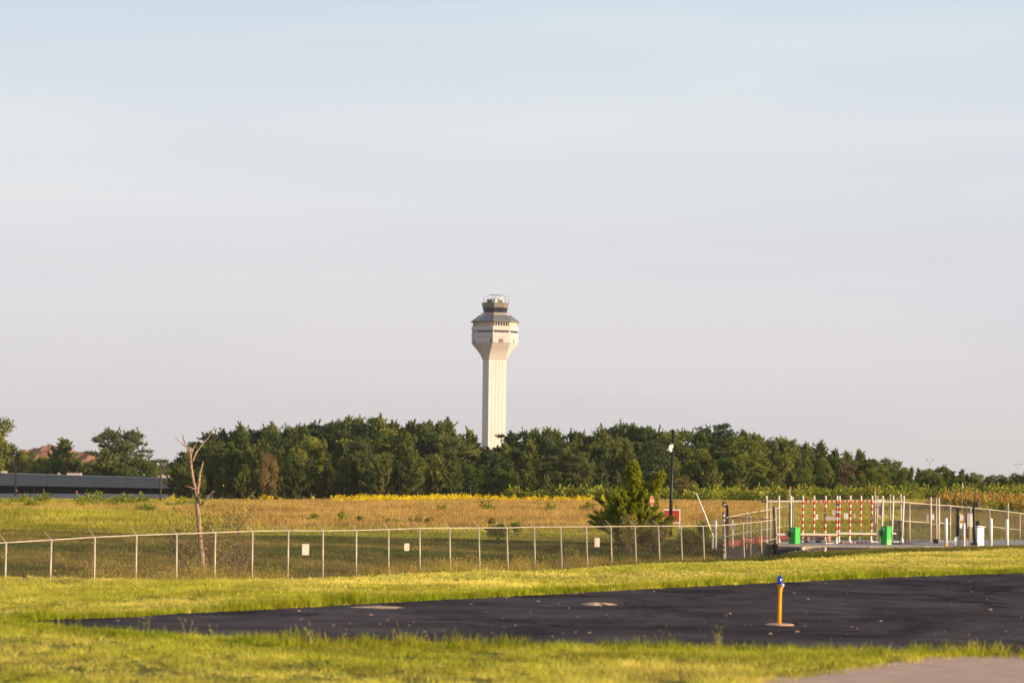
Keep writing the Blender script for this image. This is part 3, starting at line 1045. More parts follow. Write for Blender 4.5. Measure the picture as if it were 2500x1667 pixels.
def conifer(name, h, Rm, seed, leafm, kind='cedar', dens=1.0, leaf=1.0, bare=0.06, leaders=1):
    r = np.random.default_rng(seed)
    tb = MB()
    bend = r.normal(0, 0.03 * h, 2)
    tp = [(bend[0] * (k / 6) ** 2, bend[1] * (k / 6) ** 2, h * 0.97 * k / 6) for k in range(7)]
    tb.tube(tp, [0.028 * h * (1 - 0.9 * k / 6) * (0.7 if kind == 'cedar' else 0.6) for k in range(7)], 6)
    V = []
    if kind == 'cedar':
        nb = int(52 * dens)
        for i in range(nb):
            t_ = bare + (1 - bare) * (i + r.random()) / nb
            prof = (1 - t_) ** 0.9 * 1.25 if t_ > 0.3 else 0.75 + 0.6 * t_
            L_ = Rm * prof * r.choice([r.uniform(0.5, 1.0), r.uniform(0.9, 1.6)]) + 0.04 * h
            az = r.uniform(0, 2 * math.pi)
            el = R(15) + R(50) * t_ + r.normal(0, 0.15)
            d = np.array([math.cos(az) * math.cos(el), math.sin(az) * math.cos(el), math.sin(el)])
            base = np.array([bend[0] * t_ ** 2, bend[1] * t_ ** 2, h * t_ * 0.95])
            ns = int((12 + 17 * L_ / Rm) * dens)
            s = r.uniform(0.2, 1.0, ns) ** 0.7
            P0 = base + d * L_ * s[:, None] + np.array([0, 0, 1]) * (L_ * 0.32 * s[:, None] ** 2)
            P0 = P0 + r.normal(0, 0.014 * h, (ns, 3)) * (1.25 - s[:, None])
            P0 = np.repeat(P0, 7, 0) + r.normal(0, 0.0085 * h, (ns * 7, 3))
            Dv = d * 0.7 + np.array([0, 0, 0.85]) + r.normal(0, 0.35, (ns * 7, 3))
            V.append(sprays(P0, Dv, 0.050 * h * leaf, 0.014 * h * leaf, r))
            if i % 4 == 0:
                tb.tube([tuple(base), tuple(base + d * L_ * 0.5), tuple(base + d * L_ * 0.85 + np.array([0, 0, L_ * 0.15]))], [0.006 * h * (1.1 - t_), 0.004 * h * (1.1 - t_), 0.001 * h], 4)
        ns = 60
        z_ = r.uniform(0.85, 1.02, ns)
        P0 = np.stack([bend[0] * z_ ** 2 + r.normal(0, 0.012 * h, ns) * (1.1 - z_) * 6, bend[1] * z_ ** 2 + r.normal(0, 0.012 * h, ns) * (1.1 - z_) * 6, h * z_ * 0.98], 1)
        V.append(sprays(P0, np.tile([0, 0, 1.0], (ns, 1)) + r.normal(0, 0.3, (ns, 3)), 0.06 * h * leaf, 0.014 * h * leaf, r))
    else:   # pine: layered level branches with tufted pads, open between
        nb = int(38 * dens)
        for i in range(nb):
            t_ = 0.28 + 0.72 * (i + r.random()) / nb
            prof = math.sin(math.pi * min(1, (1.06 - t_) / 0.95)) ** 0.6
            L_ = Rm * prof * r.uniform(0.35, 1.55) + 0.04 * h
            az = r.uniform(0, 2 * math.pi)
            el = r.normal(0.12, 0.12) + 0.45 * max(0, t_ - 0.75) / 0.25
            d = np.array([math.cos(az) * math.cos(el), math.sin(az) * math.cos(el), math.sin(el)])
            base = np.array([bend[0] * t_ ** 2, bend[1] * t_ ** 2, h * t_ * 0.96])
            tb.tube([tuple(base), tuple(base + d * L_ * 0.55), tuple(base + d * L_ + np.array([0, 0, L_ * 0.08]))], [0.006 * h, 0.004 * h, 0.0015 * h], 4)
            npad = max(2, int(5 * L_ / Rm + 1))
            for k in range(npad):
                s = r.uniform(0.35, 1.0)
                c = base + d * L_ * s + np.array([r.normal(0, 0.03 * h), r.normal(0, 0.03 * h), L_ * 0.06 * s])
                m_ = int(44 * dens)
                off_ = r.normal(0, 1, (m_, 3)) * np.array([0.028, 0.028, 0.010]) * h
                Dv = off_ * np.array([1, 1, 0.3]) * 6 / h + np.array([0, 0, 0.5]) + r.normal(0, 0.3, (m_, 3))
                V.append(sprays(c + off_, Dv, 0.036 * h * leaf, 0.012 * h * leaf, r))
    # projecting leafy branch tips that give the crown its spiky outline
    nf_ = 70 if kind == 'cedar' else 40
    for i in range(nf_):
        t_ = r.uniform(0.30, 1.0) ** 0.7
        if kind == 'cedar':
            rad_ = Rm * ((1 - t_) ** 0.9 * 1.1)
        else:
            rad_ = Rm * math.sin(math.pi * min(1, (1.06 - t_) / 0.95)) ** 0.6 * 0.8
        az = r.uniform(0, 6.28)
        c = np.array([bend[0] * t_ ** 2 + math.cos(az) * rad_ * 0.85, bend[1] * t_ ** 2 + math.sin(az) * rad_ * 0.85, h * t_ * 0.97])
        el = R(15) + R(55) * t_ + r.normal(0, 0.25)
        d = np.array([math.cos(az) * math.cos(el), math.sin(az) * math.cos(el), math.sin(el)])
        ln_ = h * r.uniform(0.07, 0.14)
        m_ = 26
        s = r.uniform(0, 1, m_)
        P0 = c + d * ln_ * s[:, None] + r.normal(0, 0.0075 * h, (m_, 3)) * (1.1 - s[:, None])
        V.append(sprays(P0, d + r.normal(0, 0.35, (m_, 3)), 0.036 * h, 0.013 * h, r))
    V = np.concatenate(V)
    return tb.mesh(name + '_trunk', M['bark']), np_mesh(name + '_crown', V, 4, leafm)


def broadleaf(name, h, Rm, seed, leafm, dens=1.0, leaf=1.0, bare=0.22, lobes=16, open_=0.0):
    r = np.random.default_rng(seed)
    tb = MB()
    tb.tube([(0, 0, 0), (r.normal(0, .02) * h, r.normal(0, .02) * h, h * 0.35), (0, 0, h * 0.75)], [0.022 * h, 0.016 * h, 0.006 * h], 6)
    V = []
    for i in range(lobes):
        t_ = bare + (0.93 - bare) * (i + r.random()) / lobes
        pr = math.sin(math.pi * min(1, max(0.08, (t_ - bare * 0.5) / (1.02 - bare * 0.5)))) ** 0.6
        az = i * 2.4 + r.normal(0, 0.4)
        d_ = Rm * pr * r.uniform(0.25, 0.78)
        c = np.array([math.cos(az) * d_, math.sin(az) * d_, h * t_])
        rr = Rm * r.uniform(0.26, 0.46)
        tb.tube([(0, 0, h * t_ * 0.6), tuple(c * np.array([.6, .6, .9])), tuple(c)], [0.008 * h, 0.005 * h, 0.002 * h], 4)
        m_ = int(560 * dens)
        dr = r.normal(0, 1, (m_, 3))
        dr /= np.linalg.norm(dr, axis=1, keepdims=True)
        rad = rr * r.uniform(0.45, 1.05, m_)[:, None] * (1 + 0.35 * np.sin(dr[:, :1] * 7 + i) * np.cos(dr[:, 2:] * 6))
        P0 = c + dr * rad * np.array([1, 1, 0.8])
        V.append(sprays(P0, dr * 0.6 + r.normal(0, 0.7, (m_, 3)), 0.026 * h * leaf, 0.020 * h * leaf, r))
    V = np.concatenate(V)
    return tb.mesh(name + '_trunk', M['bark']), np_mesh(name + '_crown', V, 4, leafm)


PROT = {}
PROT['cedar'] = [conifer('cedar', 12, rm, 200 + k, M['cedar']) for k, rm in enumerate((2.6, 3.1, 2.2, 3.6, 2.8))]
PROT['pine'] = [conifer('pine', 14, rm, 220 + k, M['pine'], 'pine') for k, rm in enumerate((3.6, 3.0, 4.2, 3.4))]
PROT['broad'] = [broadleaf('broadleaf', 12, rm, 240 + k, M['broad']) for k, rm in enumerate((4.2, 3.6, 3.2))]
PROT['yellow'] = [broadleaf('yellow_tree', 9, 2.8, 260, M['yellowleaf'], 0.8)]
PROT['brown'] = [broadleaf('brown_tree', 12, 3.6, 261, M['brownleaf'], 0.55)]
PH = dict(cedar=12, pine=14, broad=12, yellow=9, brown=12)
NAMEK = dict(cedar='cedar_tree', pine='pine_tree', broad='broadleaf_tree', yellow='broadleaf_tree', brown='broadleaf_tree')

SK = [(-300, 1120), (0, 1030), (25, 1090), (110, 1112), (150, 1072), (185, 1112), (235, 1110), (250, 1075), (420, 1125), (425, 1128), (455, 1105), (468, 1095), (510, 1063), (595, 1047), (660, 1052), (700, 1045), (744, 1033), (830, 1029), (905, 1029),
      (990, 1036), (1063, 1031), (1127, 1047), (1160, 1066), (1170, 1078), (1225, 1078), (1250, 1066), (1310, 1052), (1380, 1063), (1467, 1058), (1530, 1047), (1595, 1047), (1640, 1060), (1680, 1062), (1730, 1042),
      (1770, 1062), (1828, 1053), (1890, 1073), (1967, 1079), (2000, 1085), (2050, 1112), (2105, 1106), (2180, 1121), (2232, 1143), (2317, 1137), (2370, 1152), (2445, 1158), (2500, 1148), (2900, 1160)]
skx = [a for a, _ in SK]
sky_ = [b + (6 if 440 < a < 2000 else 3) for a, b in SK]


def place_tree(kind, px, D, toppy, label, group=None, k=None, wide=1.0):
    b0 = base_at(px, D)
    z = b0.z
    top = at(px, toppy, D).z
    h = max(2.0, top - z)
    lst = PROT[kind]
    k = random.randrange(len(lst)) if k is None else k % len(lst)
    s = h / PH[kind]
    r_ = thing(NAMEK[kind], (b0.x, D, z - 0.1), label, 'tree', group, rz=random.uniform(0, 6.28))
    wx = s * wide * random.uniform(0.9, 1.15)
    r_.scale = (wx, wx * random.uniform(0.9, 1.1), s)
    for nm, me in (('trunk', lst[k][0]), ('crown', lst[k][1])):
        o_ = addobj(nm, me, r_)
    return r_


def region(px):
    for lim, ph in ((560, 'behind the dead tree'), (700, 'right of the dead tree'), (850, 'above the largest fence sign'), (1030, 'above the smallest fence sign'), (1150, 'left of the tower'), (1260, 'below the tower'), (1400, 'right of the tower'), (1500, 'left of the lone cedar'),
                    (1640, 'behind the lone cedar'), (1760, 'right of the lamp post'), (1880, 'left of the gate'), (2046, 'behind the left gate leaf'), (2210, 'behind the right gate leaf'), (2330, 'right of the gate'), (9999, 'behind the orange weeds')):
        if px < lim:
            return ph


KD = dict(cedar='olive-green cedar', pine='dark layered pine', broad='rounded leafy tree', yellow='tan small tree', brown='brown tree')
TL = {}
G_ = 'trees of the wood behind the field'
rt = random.Random(12)


def kindpick(px):
    if px < 1620:
        return rt.choices(['cedar', 'pine', 'broad'], [0.55, 0.33, 0.12])[0]
    if px < 2000:
        return rt.choices(['cedar', 'pine', 'broad'], [0.45, 0.15, 0.40])[0]
    return rt.choices(['cedar', 'pine', 'broad'], [0.3, 0.1, 0.6])[0]


# skyline row, middle row, front row
for row, (D0, step, lo, hi, ph) in enumerate(((575, 34, 0.97, 1.06, 'on the skyline'), (545, 33, 0.72, 0.97, 'in the upper wood'), (520, 36, 0.55, 0.85, 'in the mid wood'), (500, 38, 0.34, 0.62, 'at the wood edge'))):
    px = 440 + rt.uniform(0, 20) if row else 452
    while px < 2760:
        D = D0 + rt.uniform(-9, 9)
        sk_ = np.interp(px, skx, sky_)
        zb = base_at(px, D)
        by = proj(zb)[1]
        fr_ = rt.uniform(lo, hi)
        if row == 0 and 1150 < px < 1240:
            fr_ = rt.uniform(0.9, 0.99)
        kd = kindpick(px)
        if row == 0 and kd == 'broad' and px < 1500:
            kd = 'cedar'
        if row == 3 and kd == 'pine':
            kd = 'cedar'
        TL.setdefault((kd, ph, region(px)), []).append((px, None))
        TL[(kd, ph, region(px))][-1] = (px, place_tree(kd, px, D, by - (by - sk_) * fr_, 'x', G_, wide=(1.15 if row == 3 else 1.05) * (0.85 if px > 2200 and kd == 'cedar' else 1)))
        px += step * rt.uniform(0.6, 1.3) * (1.0 if kd != 'broad' else 1.15)

ORD = ['leftmost', 'second', 'third', 'fourth', 'fifth', 'sixth', 'seventh', 'eighth', 'ninth', 'tenth']
for (kd, ph, rgn), L_ in TL.items():
    L_.sort(key=lambda a: a[0])
    for i, (px, o_) in enumerate(L_):
        if len(L_) == 1:
            o_['label'] = '%s standing %s, %s' % (KD[kd], ph, rgn)
        elif i == 0:
            o_['label'] = 'leftmost %s %s, %s' % (KD[kd], ph, rgn)
        elif i == len(L_) - 1:
            o_['label'] = 'rightmost %s %s, %s' % (KD[kd], ph, rgn)
        else:
            o_['label'] = '%s %s from left %s, %s' % (ORD[i], KD[kd], ph, rgn)

place_tree('yellow', 1668, 470, 1162, 'tan yellowing small tree low in the wood just right of the lamp post', G_)
place_tree('yellow', 1690, 474, 1172, 'short tan bush behind the raised white barrier arm', G_)
place_tree('brown', 2075, 512, 1128, 'brown withering tree in the wood above the right part of the striped gate', G_)
place_tree('yellow', 655, 492, 1105, 'thin pale-branched tree in front of the dark wood right of the dead tree', G_, wide=0.8)
place_tree('yellow', 1975, 492, 1195, 'small pale tan shrub at the wood edge above the striped gate', G_)

# trees behind the grey building on the left
for kd, px, D, ty, lb, k, wd in (
        ('broad', -12, 770, 1016, 'tall leafy tree cut off by the left edge behind the grey building', 0, 0.8),
        ('broad', 28, 790, 1085, 'leafy tree beside the tall tree at the left edge', 1, 1.0),
        ('broad', 62, 800, 1096, 'low leafy tree in front of the left end of the clay mound', 2, 1.2),
        ('broad', 100, 790, 1116, 'low leafy tree below the peak of the clay mound', 0, 1.2),
        ('cedar', 152, 780, 1078, 'pointed tree rising in front of the middle of the clay mound', 3, 1.25),
        ('broad', 128, 770, 1118, 'low bushy tree left of the pointed tree before the mound', 1, 1.2),
        ('broad', 185, 785, 1112, 'low leafy tree right of the pointed tree before the mound', 2, 1.1),
        ('broad', 215, 780, 1124, 'low bushy tree at the right foot of the clay mound', 0, 1.1),
        ('cedar', 262, 750, 1100, 'dark bushy tree under the left one of the two tall pines', 1, 1.5),
        ('pine', 268, 760, 1056, 'left one of the two tall pines behind the grey building', 0, 1.0),
        ('pine', 322, 765, 1060, 'right one of the two tall pines behind the grey building', 2, 1.05),
        ('broad', 300, 745, 1125, 'round bush between the two tall pines', 2, 1.0),
        ('broad', 345, 750, 1118, 'bushy tree at the foot of the right tall pine', 1, 1.2),
        ('broad', 368, 760, 1122, 'leafy tree left of the cream hut roof', 2, 1.0),
        ('broad', 400, 1000, 1130, 'distant bluish tree above the cream hut roof', 0, 1.5),
        ('broad', 432, 980, 1124, 'distant tree just left of the dead tree top', 1, 1.5),
        ('cedar', 436, 505, 1138, 'dark low cedar at the left end of the wood covering the building', 3, 1.5),
        ('cedar', 448, 512, 1112, 'dark cedar at the left end of the wood behind the dead tree', 4, 1.3)):
    place_tree(kd, px, D, ty, lb, 'trees behind the grey building' if D > 700 else G_, k=k, wide=wd)

# the wood behind the rows, one mass nobody could count
wd_meshes = []
for k in range(4):
    tr, cr_m = (PROT['cedar'] + PROT['broad'])[k * 2 % 8]
    m2 = cr_m.copy()
    m2.materials.clear()
    m2.materials.append(M['woods'])
    wd_meshes.append(m2)
rw = np.random.default_rng(77)
n = 520
px_ = rw.uniform(440, 2850, n)
D_ = rw.uniform(585, 720, n)
pts = []
scl = []
for a, b_ in zip(px_, D_):
    g0 = base_at(a, b_)
    tp = at(a, np.interp(a, skx, sky_) + rw.uniform(8, 60), b_).z
    h_ = max(3, tp - g0.z)
    pts.append((g0.x, b_, g0.z))
    scl.append((h_ / 12 * 1.1, h_ / 12 * 1.1, h_ / 12))
o = instancer('distant_woodland', pts, np.stack([np.zeros(n), np.zeros(n), rw.uniform(0, 6.28, n)], 1), scl, rw.integers(0, 4, n), rw.random(n), wd_meshes)
tag(o, 'dense mass of trees filling the wood behind its front rows', 'woodland', kind='stuff')


# undergrowth at the wood edge and the weed thicket on the right
def leafball(name, rad, nl, sz, m, seed, top=None, topm=None):
    r = np.random.default_rng(seed)
    dr = r.normal(0, 1, (nl, 3))
    dr /= np.linalg.norm(dr, axis=1, keepdims=True)
    dr[:, 2] = np.abs(dr[:, 2])
    P0 = dr * (rad * r.uniform(0.4, 1.05, nl) * (1 + 0.3 * np.sin(dr[:, 0] * 8)))[:, None]
    V = sprays(P0, dr + r.normal(0, 0.6, (nl, 3)), sz, sz * 0.7, r)
    mi = np.zeros(nl, int)
    if top:
        nt_ = top
        a = r.uniform(-rad, rad, (nt_, 2)) * 0.8
        sp = []
        for q_ in a:
            c = np.tile(np.array([q_[0], q_[1], rad * 0.95]), (12, 1)) + r.normal(0, 1, (12, 3)) * np.array([0.09, 0.09, 0.22])
            sp.append(sprays(c, r.normal(0, 0.5, (12, 3)) + np.array([0, 0, 1.0]), 0.28, 0.14, r))
        V = np.concatenate([V] + sp)
        mi = np.concatenate([mi, np.ones(nt_ * 12, int)])
    return np_mesh(name, V, 4, [m] + ([topm] if topm else []), mi)


th = [leafball('thicket', 1.3, 420, 0.26, M['thicket'], 300 + k) for k in range(4)]
r6 = np.random.default_rng(6)
n = 1000
px_ = r6.uniform(1230, 2700, n)
dd = 492 - 34 * np.clip((px_ - 1230) / 500, 0, 1) * r6.random(n)
g0 = [base_at(a, b_) for a, b_ in zip(px_, dd)]
keep = noise2(px_, dd, 30, 9) > 0.34
pts = [tuple(p) for p, k_ in zip(g0, keep) if k_]
n = len(pts)
sz = r6.uniform(0.6, 1.5, n)
o = instancer('undergrowth', pts, np.stack([np.zeros(n), np.zeros(n), r6.uniform(0, 6.28, n)], 1), np.stack([sz, sz, sz * r6.uniform(0.6, 1.4, n)], 1), r6.integers(0, 4, n), r6.random(n), th)
tag(o, 'bright green undergrowth and vines along the foot of the wood', 'undergrowth', kind='stuff')

sm_ = [leafball('weed_clump', 1.5, 380, 0.26, M['thicket'], 320 + k, top=4, topm=M['sumac']) for k in range(4)]
n = 420
px_ = r6.uniform(2255, 2800, n)
dd = r6.uniform(296, 335, n)
pts = []
sc3 = []
for a, b_ in zip(px_, dd):
    g0 = base_at(a, b_)
    f_ = min(1, max(0.35, (a - 2230) / 90)) * (1 - 0.35 * min(1, max(0, (a - 2420) / 130)))
    pts.append(tuple(g0))
    sc3.append((0.9, 0.9, f_ * r6.uniform(0.85, 1.05) * 1.25))
o = instancer('weed_thicket', pts, np.stack([np.zeros(n), np.zeros(n), r6.uniform(0, 6.28, n)], 1), sc3, r6.integers(0, 4, n), r6.random(n) * 0.8, sm_)
tag(o, 'tall weed thicket with orange-brown seed heads behind the right fence', 'weeds', kind='stuff')


r7 = np.random.default_rng(17)
n = 260
px_ = np.concatenate([r7.uniform(-60, 520, 170), r7.uniform(500, 1500, 90)])
dd = np.concatenate([r7.uniform(330, 470, 170), r7.uniform(260, 330, 90)])
keep = noise2(px_, dd, 60, 19, 2) > 0.45
pts = [tuple(base_at(a, b_)) for a, b_, k_ in zip(px_, dd, keep) if k_]
n = len(pts)
sz = r7.uniform(0.3, 0.75, n) * np.where(np.array([p_[1] for p_ in pts]) > 325, 1.0, 0.4)
o = instancer('tall_weeds', pts, np.stack([np.zeros(n), np.zeros(n), r7.uniform(0, 6.28, n)], 1), np.stack([sz, sz, sz * r7.uniform(1.0, 2.0, n)], 1), r7.integers(0, 4, n), r7.random(n) * 0.7, th)
tag(o, 'leafy green weeds scattered through the meadow, thickest on the left', 'weeds', kind='stuff')

# ------------------------------------------------------------------ lone cedar and shrubs
def lone_cedar():
    D = 190
    b0 = base_at(1556, D)
    top = at(1546, 1125, D)
    h = top.z - b0.z
    r = np.random.default_rng(500)
    t_ = thing('cedar_tree', tuple(b0), 'large bright yellow-green cedar standing alone behind the fence beside the lamp post', 'tree')
    tb = MB()
    pxm = F / D
    tip = np.array([(1546 - 1556) / pxm, 0, h])
    tb.tube([(0, 0, -0.2), (0.05, 0, h * 0.4), tuple(tip * 0.95)], [0.22, 0.15, 0.02], 8)
    # silhouette half widths by height (left, right) in metres
    hs_ = np.array([0, .10, .18, .30, .38, .48, .58, .68, .78, .88, 1.0])
    lw = np.array([1.8, 2.7, 2.6, 2.9, 2.4, 2.5, 1.7, 1.2, 1.1, 0.7, 0.15])
    rw_ = np.array([1.8, 2.5, 2.5, 2.2, 1.9, 1.4, 1.0, 0.8, 0.6, 0.45, 0.15])
    V = []
    nb = 260
    for i in range(nb):
        q_ = (i + r.random()) / nb
        az = r.uniform(0, 2 * math.pi)
        wl = np.interp(q_, hs_, lw)
        wr = np.interp(q_, hs_, rw_)
        side = (math.cos(az) + 1) / 2
        L_ = (wl * (1 - side) + wr * side) * r.uniform(0.5, 1.28)
        el = R(18) + R(48) * q_ + r.normal(0, 0.18)
        d = np.array([math.cos(az) * math.cos(el), math.sin(az) * math.cos(el), math.sin(el)])
        base = np.array([tip[0] * q_, 0, max(0.15, h * q_ * 0.97 - L_ * math.sin(el) * 0.75)])
        ns = int(18 + 30 * L_)
        s = r.uniform(0.22, 1.0, ns) ** 0.75
        P0 = base + d * L_ * s[:, None] + np.array([0, 0, 1]) * (L_ * 0.12 * s[:, None] ** 2)
        P0 = P0 + r.normal(0, 0.13, (ns, 3)) * (1.15 - s[:, None])
        P0 = np.repeat(P0, 7, 0) + r.normal(0, 0.045, (ns * 7, 3))
        Dv = d + np.array([0, 0, 0.35]) + r.normal(0, 0.5, (ns * 7, 3))
        V.append(sprays(P0, Dv, 0.19, 0.055, r))
        if i % 5 == 0:
            tb.tube([tuple(base), tuple(base + d * L_ * 0.5), tuple(base + d * L_ * 0.9)], [0.04, 0.025, 0.008], 4)
    # second leader leaning out to the right
    L0, L1 = np.array([0.2, 0, h * 0.22]), np.array([1.55, -0.3, h * 0.84])
    tb.tube([tuple(L0), tuple((L0 + L1) / 2), tuple(L1)], [0.11, 0.07, 0.015], 6)
    for i in range(95):
        q_ = (i + r.random()) / 95
        base = L0 * (1 - q_) + L1 * q_
        az = r.uniform(0, 2 * math.pi)
        el = R(30) + R(35) * q_ + r.normal(0, 0.2)
        d = np.array([math.cos(az) * math.cos(el), math.sin(az) * math.cos(el), math.sin(el)])
        L_ = (1.15 * (1 - q_) ** 0.7 + 0.15) * r.uniform(0.5, 1.25)
        ns = int(12 + 24 * L_)
        s = r.uniform(0.1, 1.0, ns)
        P0 = base + d * L_ * s[:, None] + r.normal(0, 0.10, (ns, 3)) * (1.15 - s[:, None])
        P0 = np.repeat(P0, 7, 0) + r.normal(0, 0.045, (ns * 7, 3))
        V.append(sprays(P0, d + np.array([0, 0, 0.35]) + r.normal(0, 0.5, (ns * 7, 3)), 0.19, 0.055, r))
    addobj('trunk', tb.mesh('trunk', M['bark']), t_)
    addobj('crown', np_mesh('crown', np.concatenate(V), 4, M['brightcedar']), t_)


lone_cedar()


def bush(px, D, hpx, wpx, label, m, seed, nl=260, leafsz=0.10, stems=9, group=None, name='shrub', openness=0.5):
    r = np.random.default_rng(seed)
    b0 = base_at(px, D)
    k = D / F
    h = hpx * k
    w = wpx * k / 2
    t_ = thing(name, tuple(b0), label, 'shrub', group)
    tb = MB()
    P = []
    for i in range(stems):
        az = r.uniform(0, 6.28)
        rr = w * r.uniform(0.2, 1)
        e = np.array([math.cos(az) * rr, math.sin(az) * rr, h * r.uniform(0.6, 1.0)])
        m1 = e * np.array([0.35, 0.35, 0.5]) + r.normal(0, 0.06, 3)
        tb.tube([(0.1 * math.cos(az), 0.1 * math.sin(az), -0.05), tuple(m1), tuple(e)], [0.02 + 0.006 * h, 0.014, 0.004], 4)
        s = r.uniform(openness, 1.05, nl // stems)
        P.append(m1 * (1 - s[:, None]) + e * s[:, None] + r.normal(0, 0.13 * w + 0.05, (len(s), 3)))
    P = np.concatenate(P)
    P[:, 2] = np.maximum(P[:, 2], 0.05)
    addobj('stems', tb.mesh('stems', M['bark']), t_)
    addobj('foliage', np_mesh('foliage', sprays(P, r.normal(0, 1, P.shape) + np.array([0, 0, .5]), leafsz, leafsz * 0.6, r), 4, m), t_)
    return t_


gsh = 'shrubs scattered over the field'
for i, (px, D, hp, wp, lb) in enumerate((
        (355, 300, 28, 60, 'wide dark green shrub in the field left of the dead tree'),
        (395, 290, 16, 24, 'small green shrub beside the wide dark shrub'),
        (430, 292, 20, 34, 'green shrub in the field just left of the dead tree'),
        (230, 380, 18, 40, 'low green shrub in the far left field'),
        (75, 330, 24, 60, 'spreading green weed clump in the left field below the building'),
        (765, 262, 22, 24, 'round shrub in the brown field above the first fence sign'),
        (835, 262, 28, 16, 'narrow upright dark shrub in the brown field'),
        (881, 258, 22, 16, 'small pale shrub right of the narrow upright shrub'),
        (1017, 255, 22, 30, 'bushy yellow-green shrub above the second fence sign'),
        (1046, 252, 24, 16, 'slim shrub right of the bushy yellow-green shrub'),
        (945, 258, 12, 60, 'low patch of green brush in the brown field'),
        (1200, 248, 24, 18, 'thin yellow-green shrub standing in the field in the middle'),
        (1262, 215, 34, 20, 'thin shrub at the ditch edge behind the middle of the fence'),
        (1215, 196, 40, 60, 'dark rounded bush in the ditch behind the middle of the fence'))):
    bush(px, D, hp, wp, lb, M['dryshrub'] if 'yellow' in lb or 'pale' in lb else M['shrub'], 600 + i, nl=900, leafsz=0.17, group=gsh)

gs2 = 'leafy bushes behind the fence below the cedar'
for i, (px, D, hp, wp, lb, m) in enumerate((
        (1535, 181, 95, 46, 'tall willowy bush with yellow-green tips left below the lone cedar', 'dryshrub'),
        (1598, 183, 75, 60, 'leafy bush directly below the lone cedar behind the fence', 'dryshrub'),
        (1690, 184, 60, 80, 'broad olive bush right of the lone cedar behind the fence', 'shrub'),
        (1398, 168, 30, 40, 'small leafy weed bush at the fence foot below the third sign', 'shrub'),
        (1150, 156, 38, 34, 'pale tan bush at the fence foot in the middle', 'dryshrub'),
        (1720, 200, 40, 40, 'low bush beside the leaning barrier arm', 'shrub'))):
    bush(px, D, hp, wp, lb, M[m], 640 + i, nl=2800, leafsz=0.11, stems=20, group=gs2, openness=0.05)


# twiggy shrubs round the dead tree
def twiggy(px, D, hpx, spreadpx, label, seed, leafn, name='bare_shrub', group='twiggy shrubs round the dead tree', nstem=4):
    r = random.Random(seed)
    b0 = base_at(px, D)
    k = D / F
    t_ = thing(name, tuple(b0), label, 'shrub', group)
    tb = MB()
    ends = []

    def grow(p, d, L_, rad, lev):
        pts = [p]
        q_ = p.copy()
        dd_ = d.copy()
        for s in range(3):
            dd_ = (dd_ + Vector((r.gauss(0, .12), r.gauss(0, .12), r.gauss(0.03, .08)))).normalized()
            q_ = q_ + dd_ * L_ / 3
            pts.append(q_.copy())
        tb.tube([tuple(a) for a in pts], [rad, rad * .85, rad * .7, rad * .5], 4 if lev > 0 else 6)
        ends.append(q_.copy())
        if lev >= 3:
            return
        for c in range(r.choice((2, 3, 3)) + (lev == 0)):
            s = r.uniform(0.35, 1.0)
            i_ = min(3, int(s * 3) + (r.random() < .5))
            nd = (dd_ + Vector((r.gauss(0, .55), r.gauss(0, .55), r.gauss(0.15, .3)))).normalized()
            if nd.z < 0.0:
                nd.z = abs(nd.z)
            grow(pts[i_].copy(), nd, L_ * r.uniform(.45, .75), rad * 0.55, lev + 1)
    h = hpx * k
    for s in range(nstem):
        a = r.uniform(0, 6.28)
        off_ = Vector((math.cos(a), math.sin(a), 0)) * 0.15
        tilt = spreadpx * k / 2 / h
        d = Vector((r.uniform(-tilt, tilt) * 1.1, r.uniform(-tilt, tilt), 1)).normalized()
        grow(off_, d, h * r.uniform(.42, .58), 0.035, 0)
    addobj('stems', tb.mesh('stems', M['twig']), t_)
    if leafn:
        rr = np.random.default_rng(seed)
        E = np.array([tuple(e) for e in ends])
        E = E[E[:, 2] > h * 0.35]
        P = E[rr.integers(0, len(E), leafn)] + rr.normal(0, 0.16, (leafn, 3))
        addobj('foliage', np_mesh('foliage', sprays(P, rr.normal(0, 1, P.shape), 0.11, 0.06, rr), 4, M['dryshrub']), t_)


twiggy(533, 134, 195, 150, 'tall twiggy shrub with sparse green leaves just right of the dead tree', 41, 1100, nstem=5)
twiggy(572, 137, 205, 110, 'tall nearly bare shrub rightmost beside the dead tree', 42, 160, nstem=4)
twiggy(455, 136, 150, 120, 'low twiggy shrub with few leaves left of the dead tree', 43, 380, nstem=5)
twiggy(600, 140, 90, 120, 'low bare twigs behind the fence right of the tall bare shrub', 44, 60, nstem=6)
bush(348, 128, 42, 80, 'small leafy weed bush at the fence foot left of the dead tree', M['dryshrub'], 660, nl=700, leafsz=0.08, stems=14, openness=0.1)
bush(548, 131, 50, 30, 'small bush with pale yellow leaves at the foot of the twiggy shrub', M['dryshrub'], 661, nl=300, leafsz=0.10, stems=8)


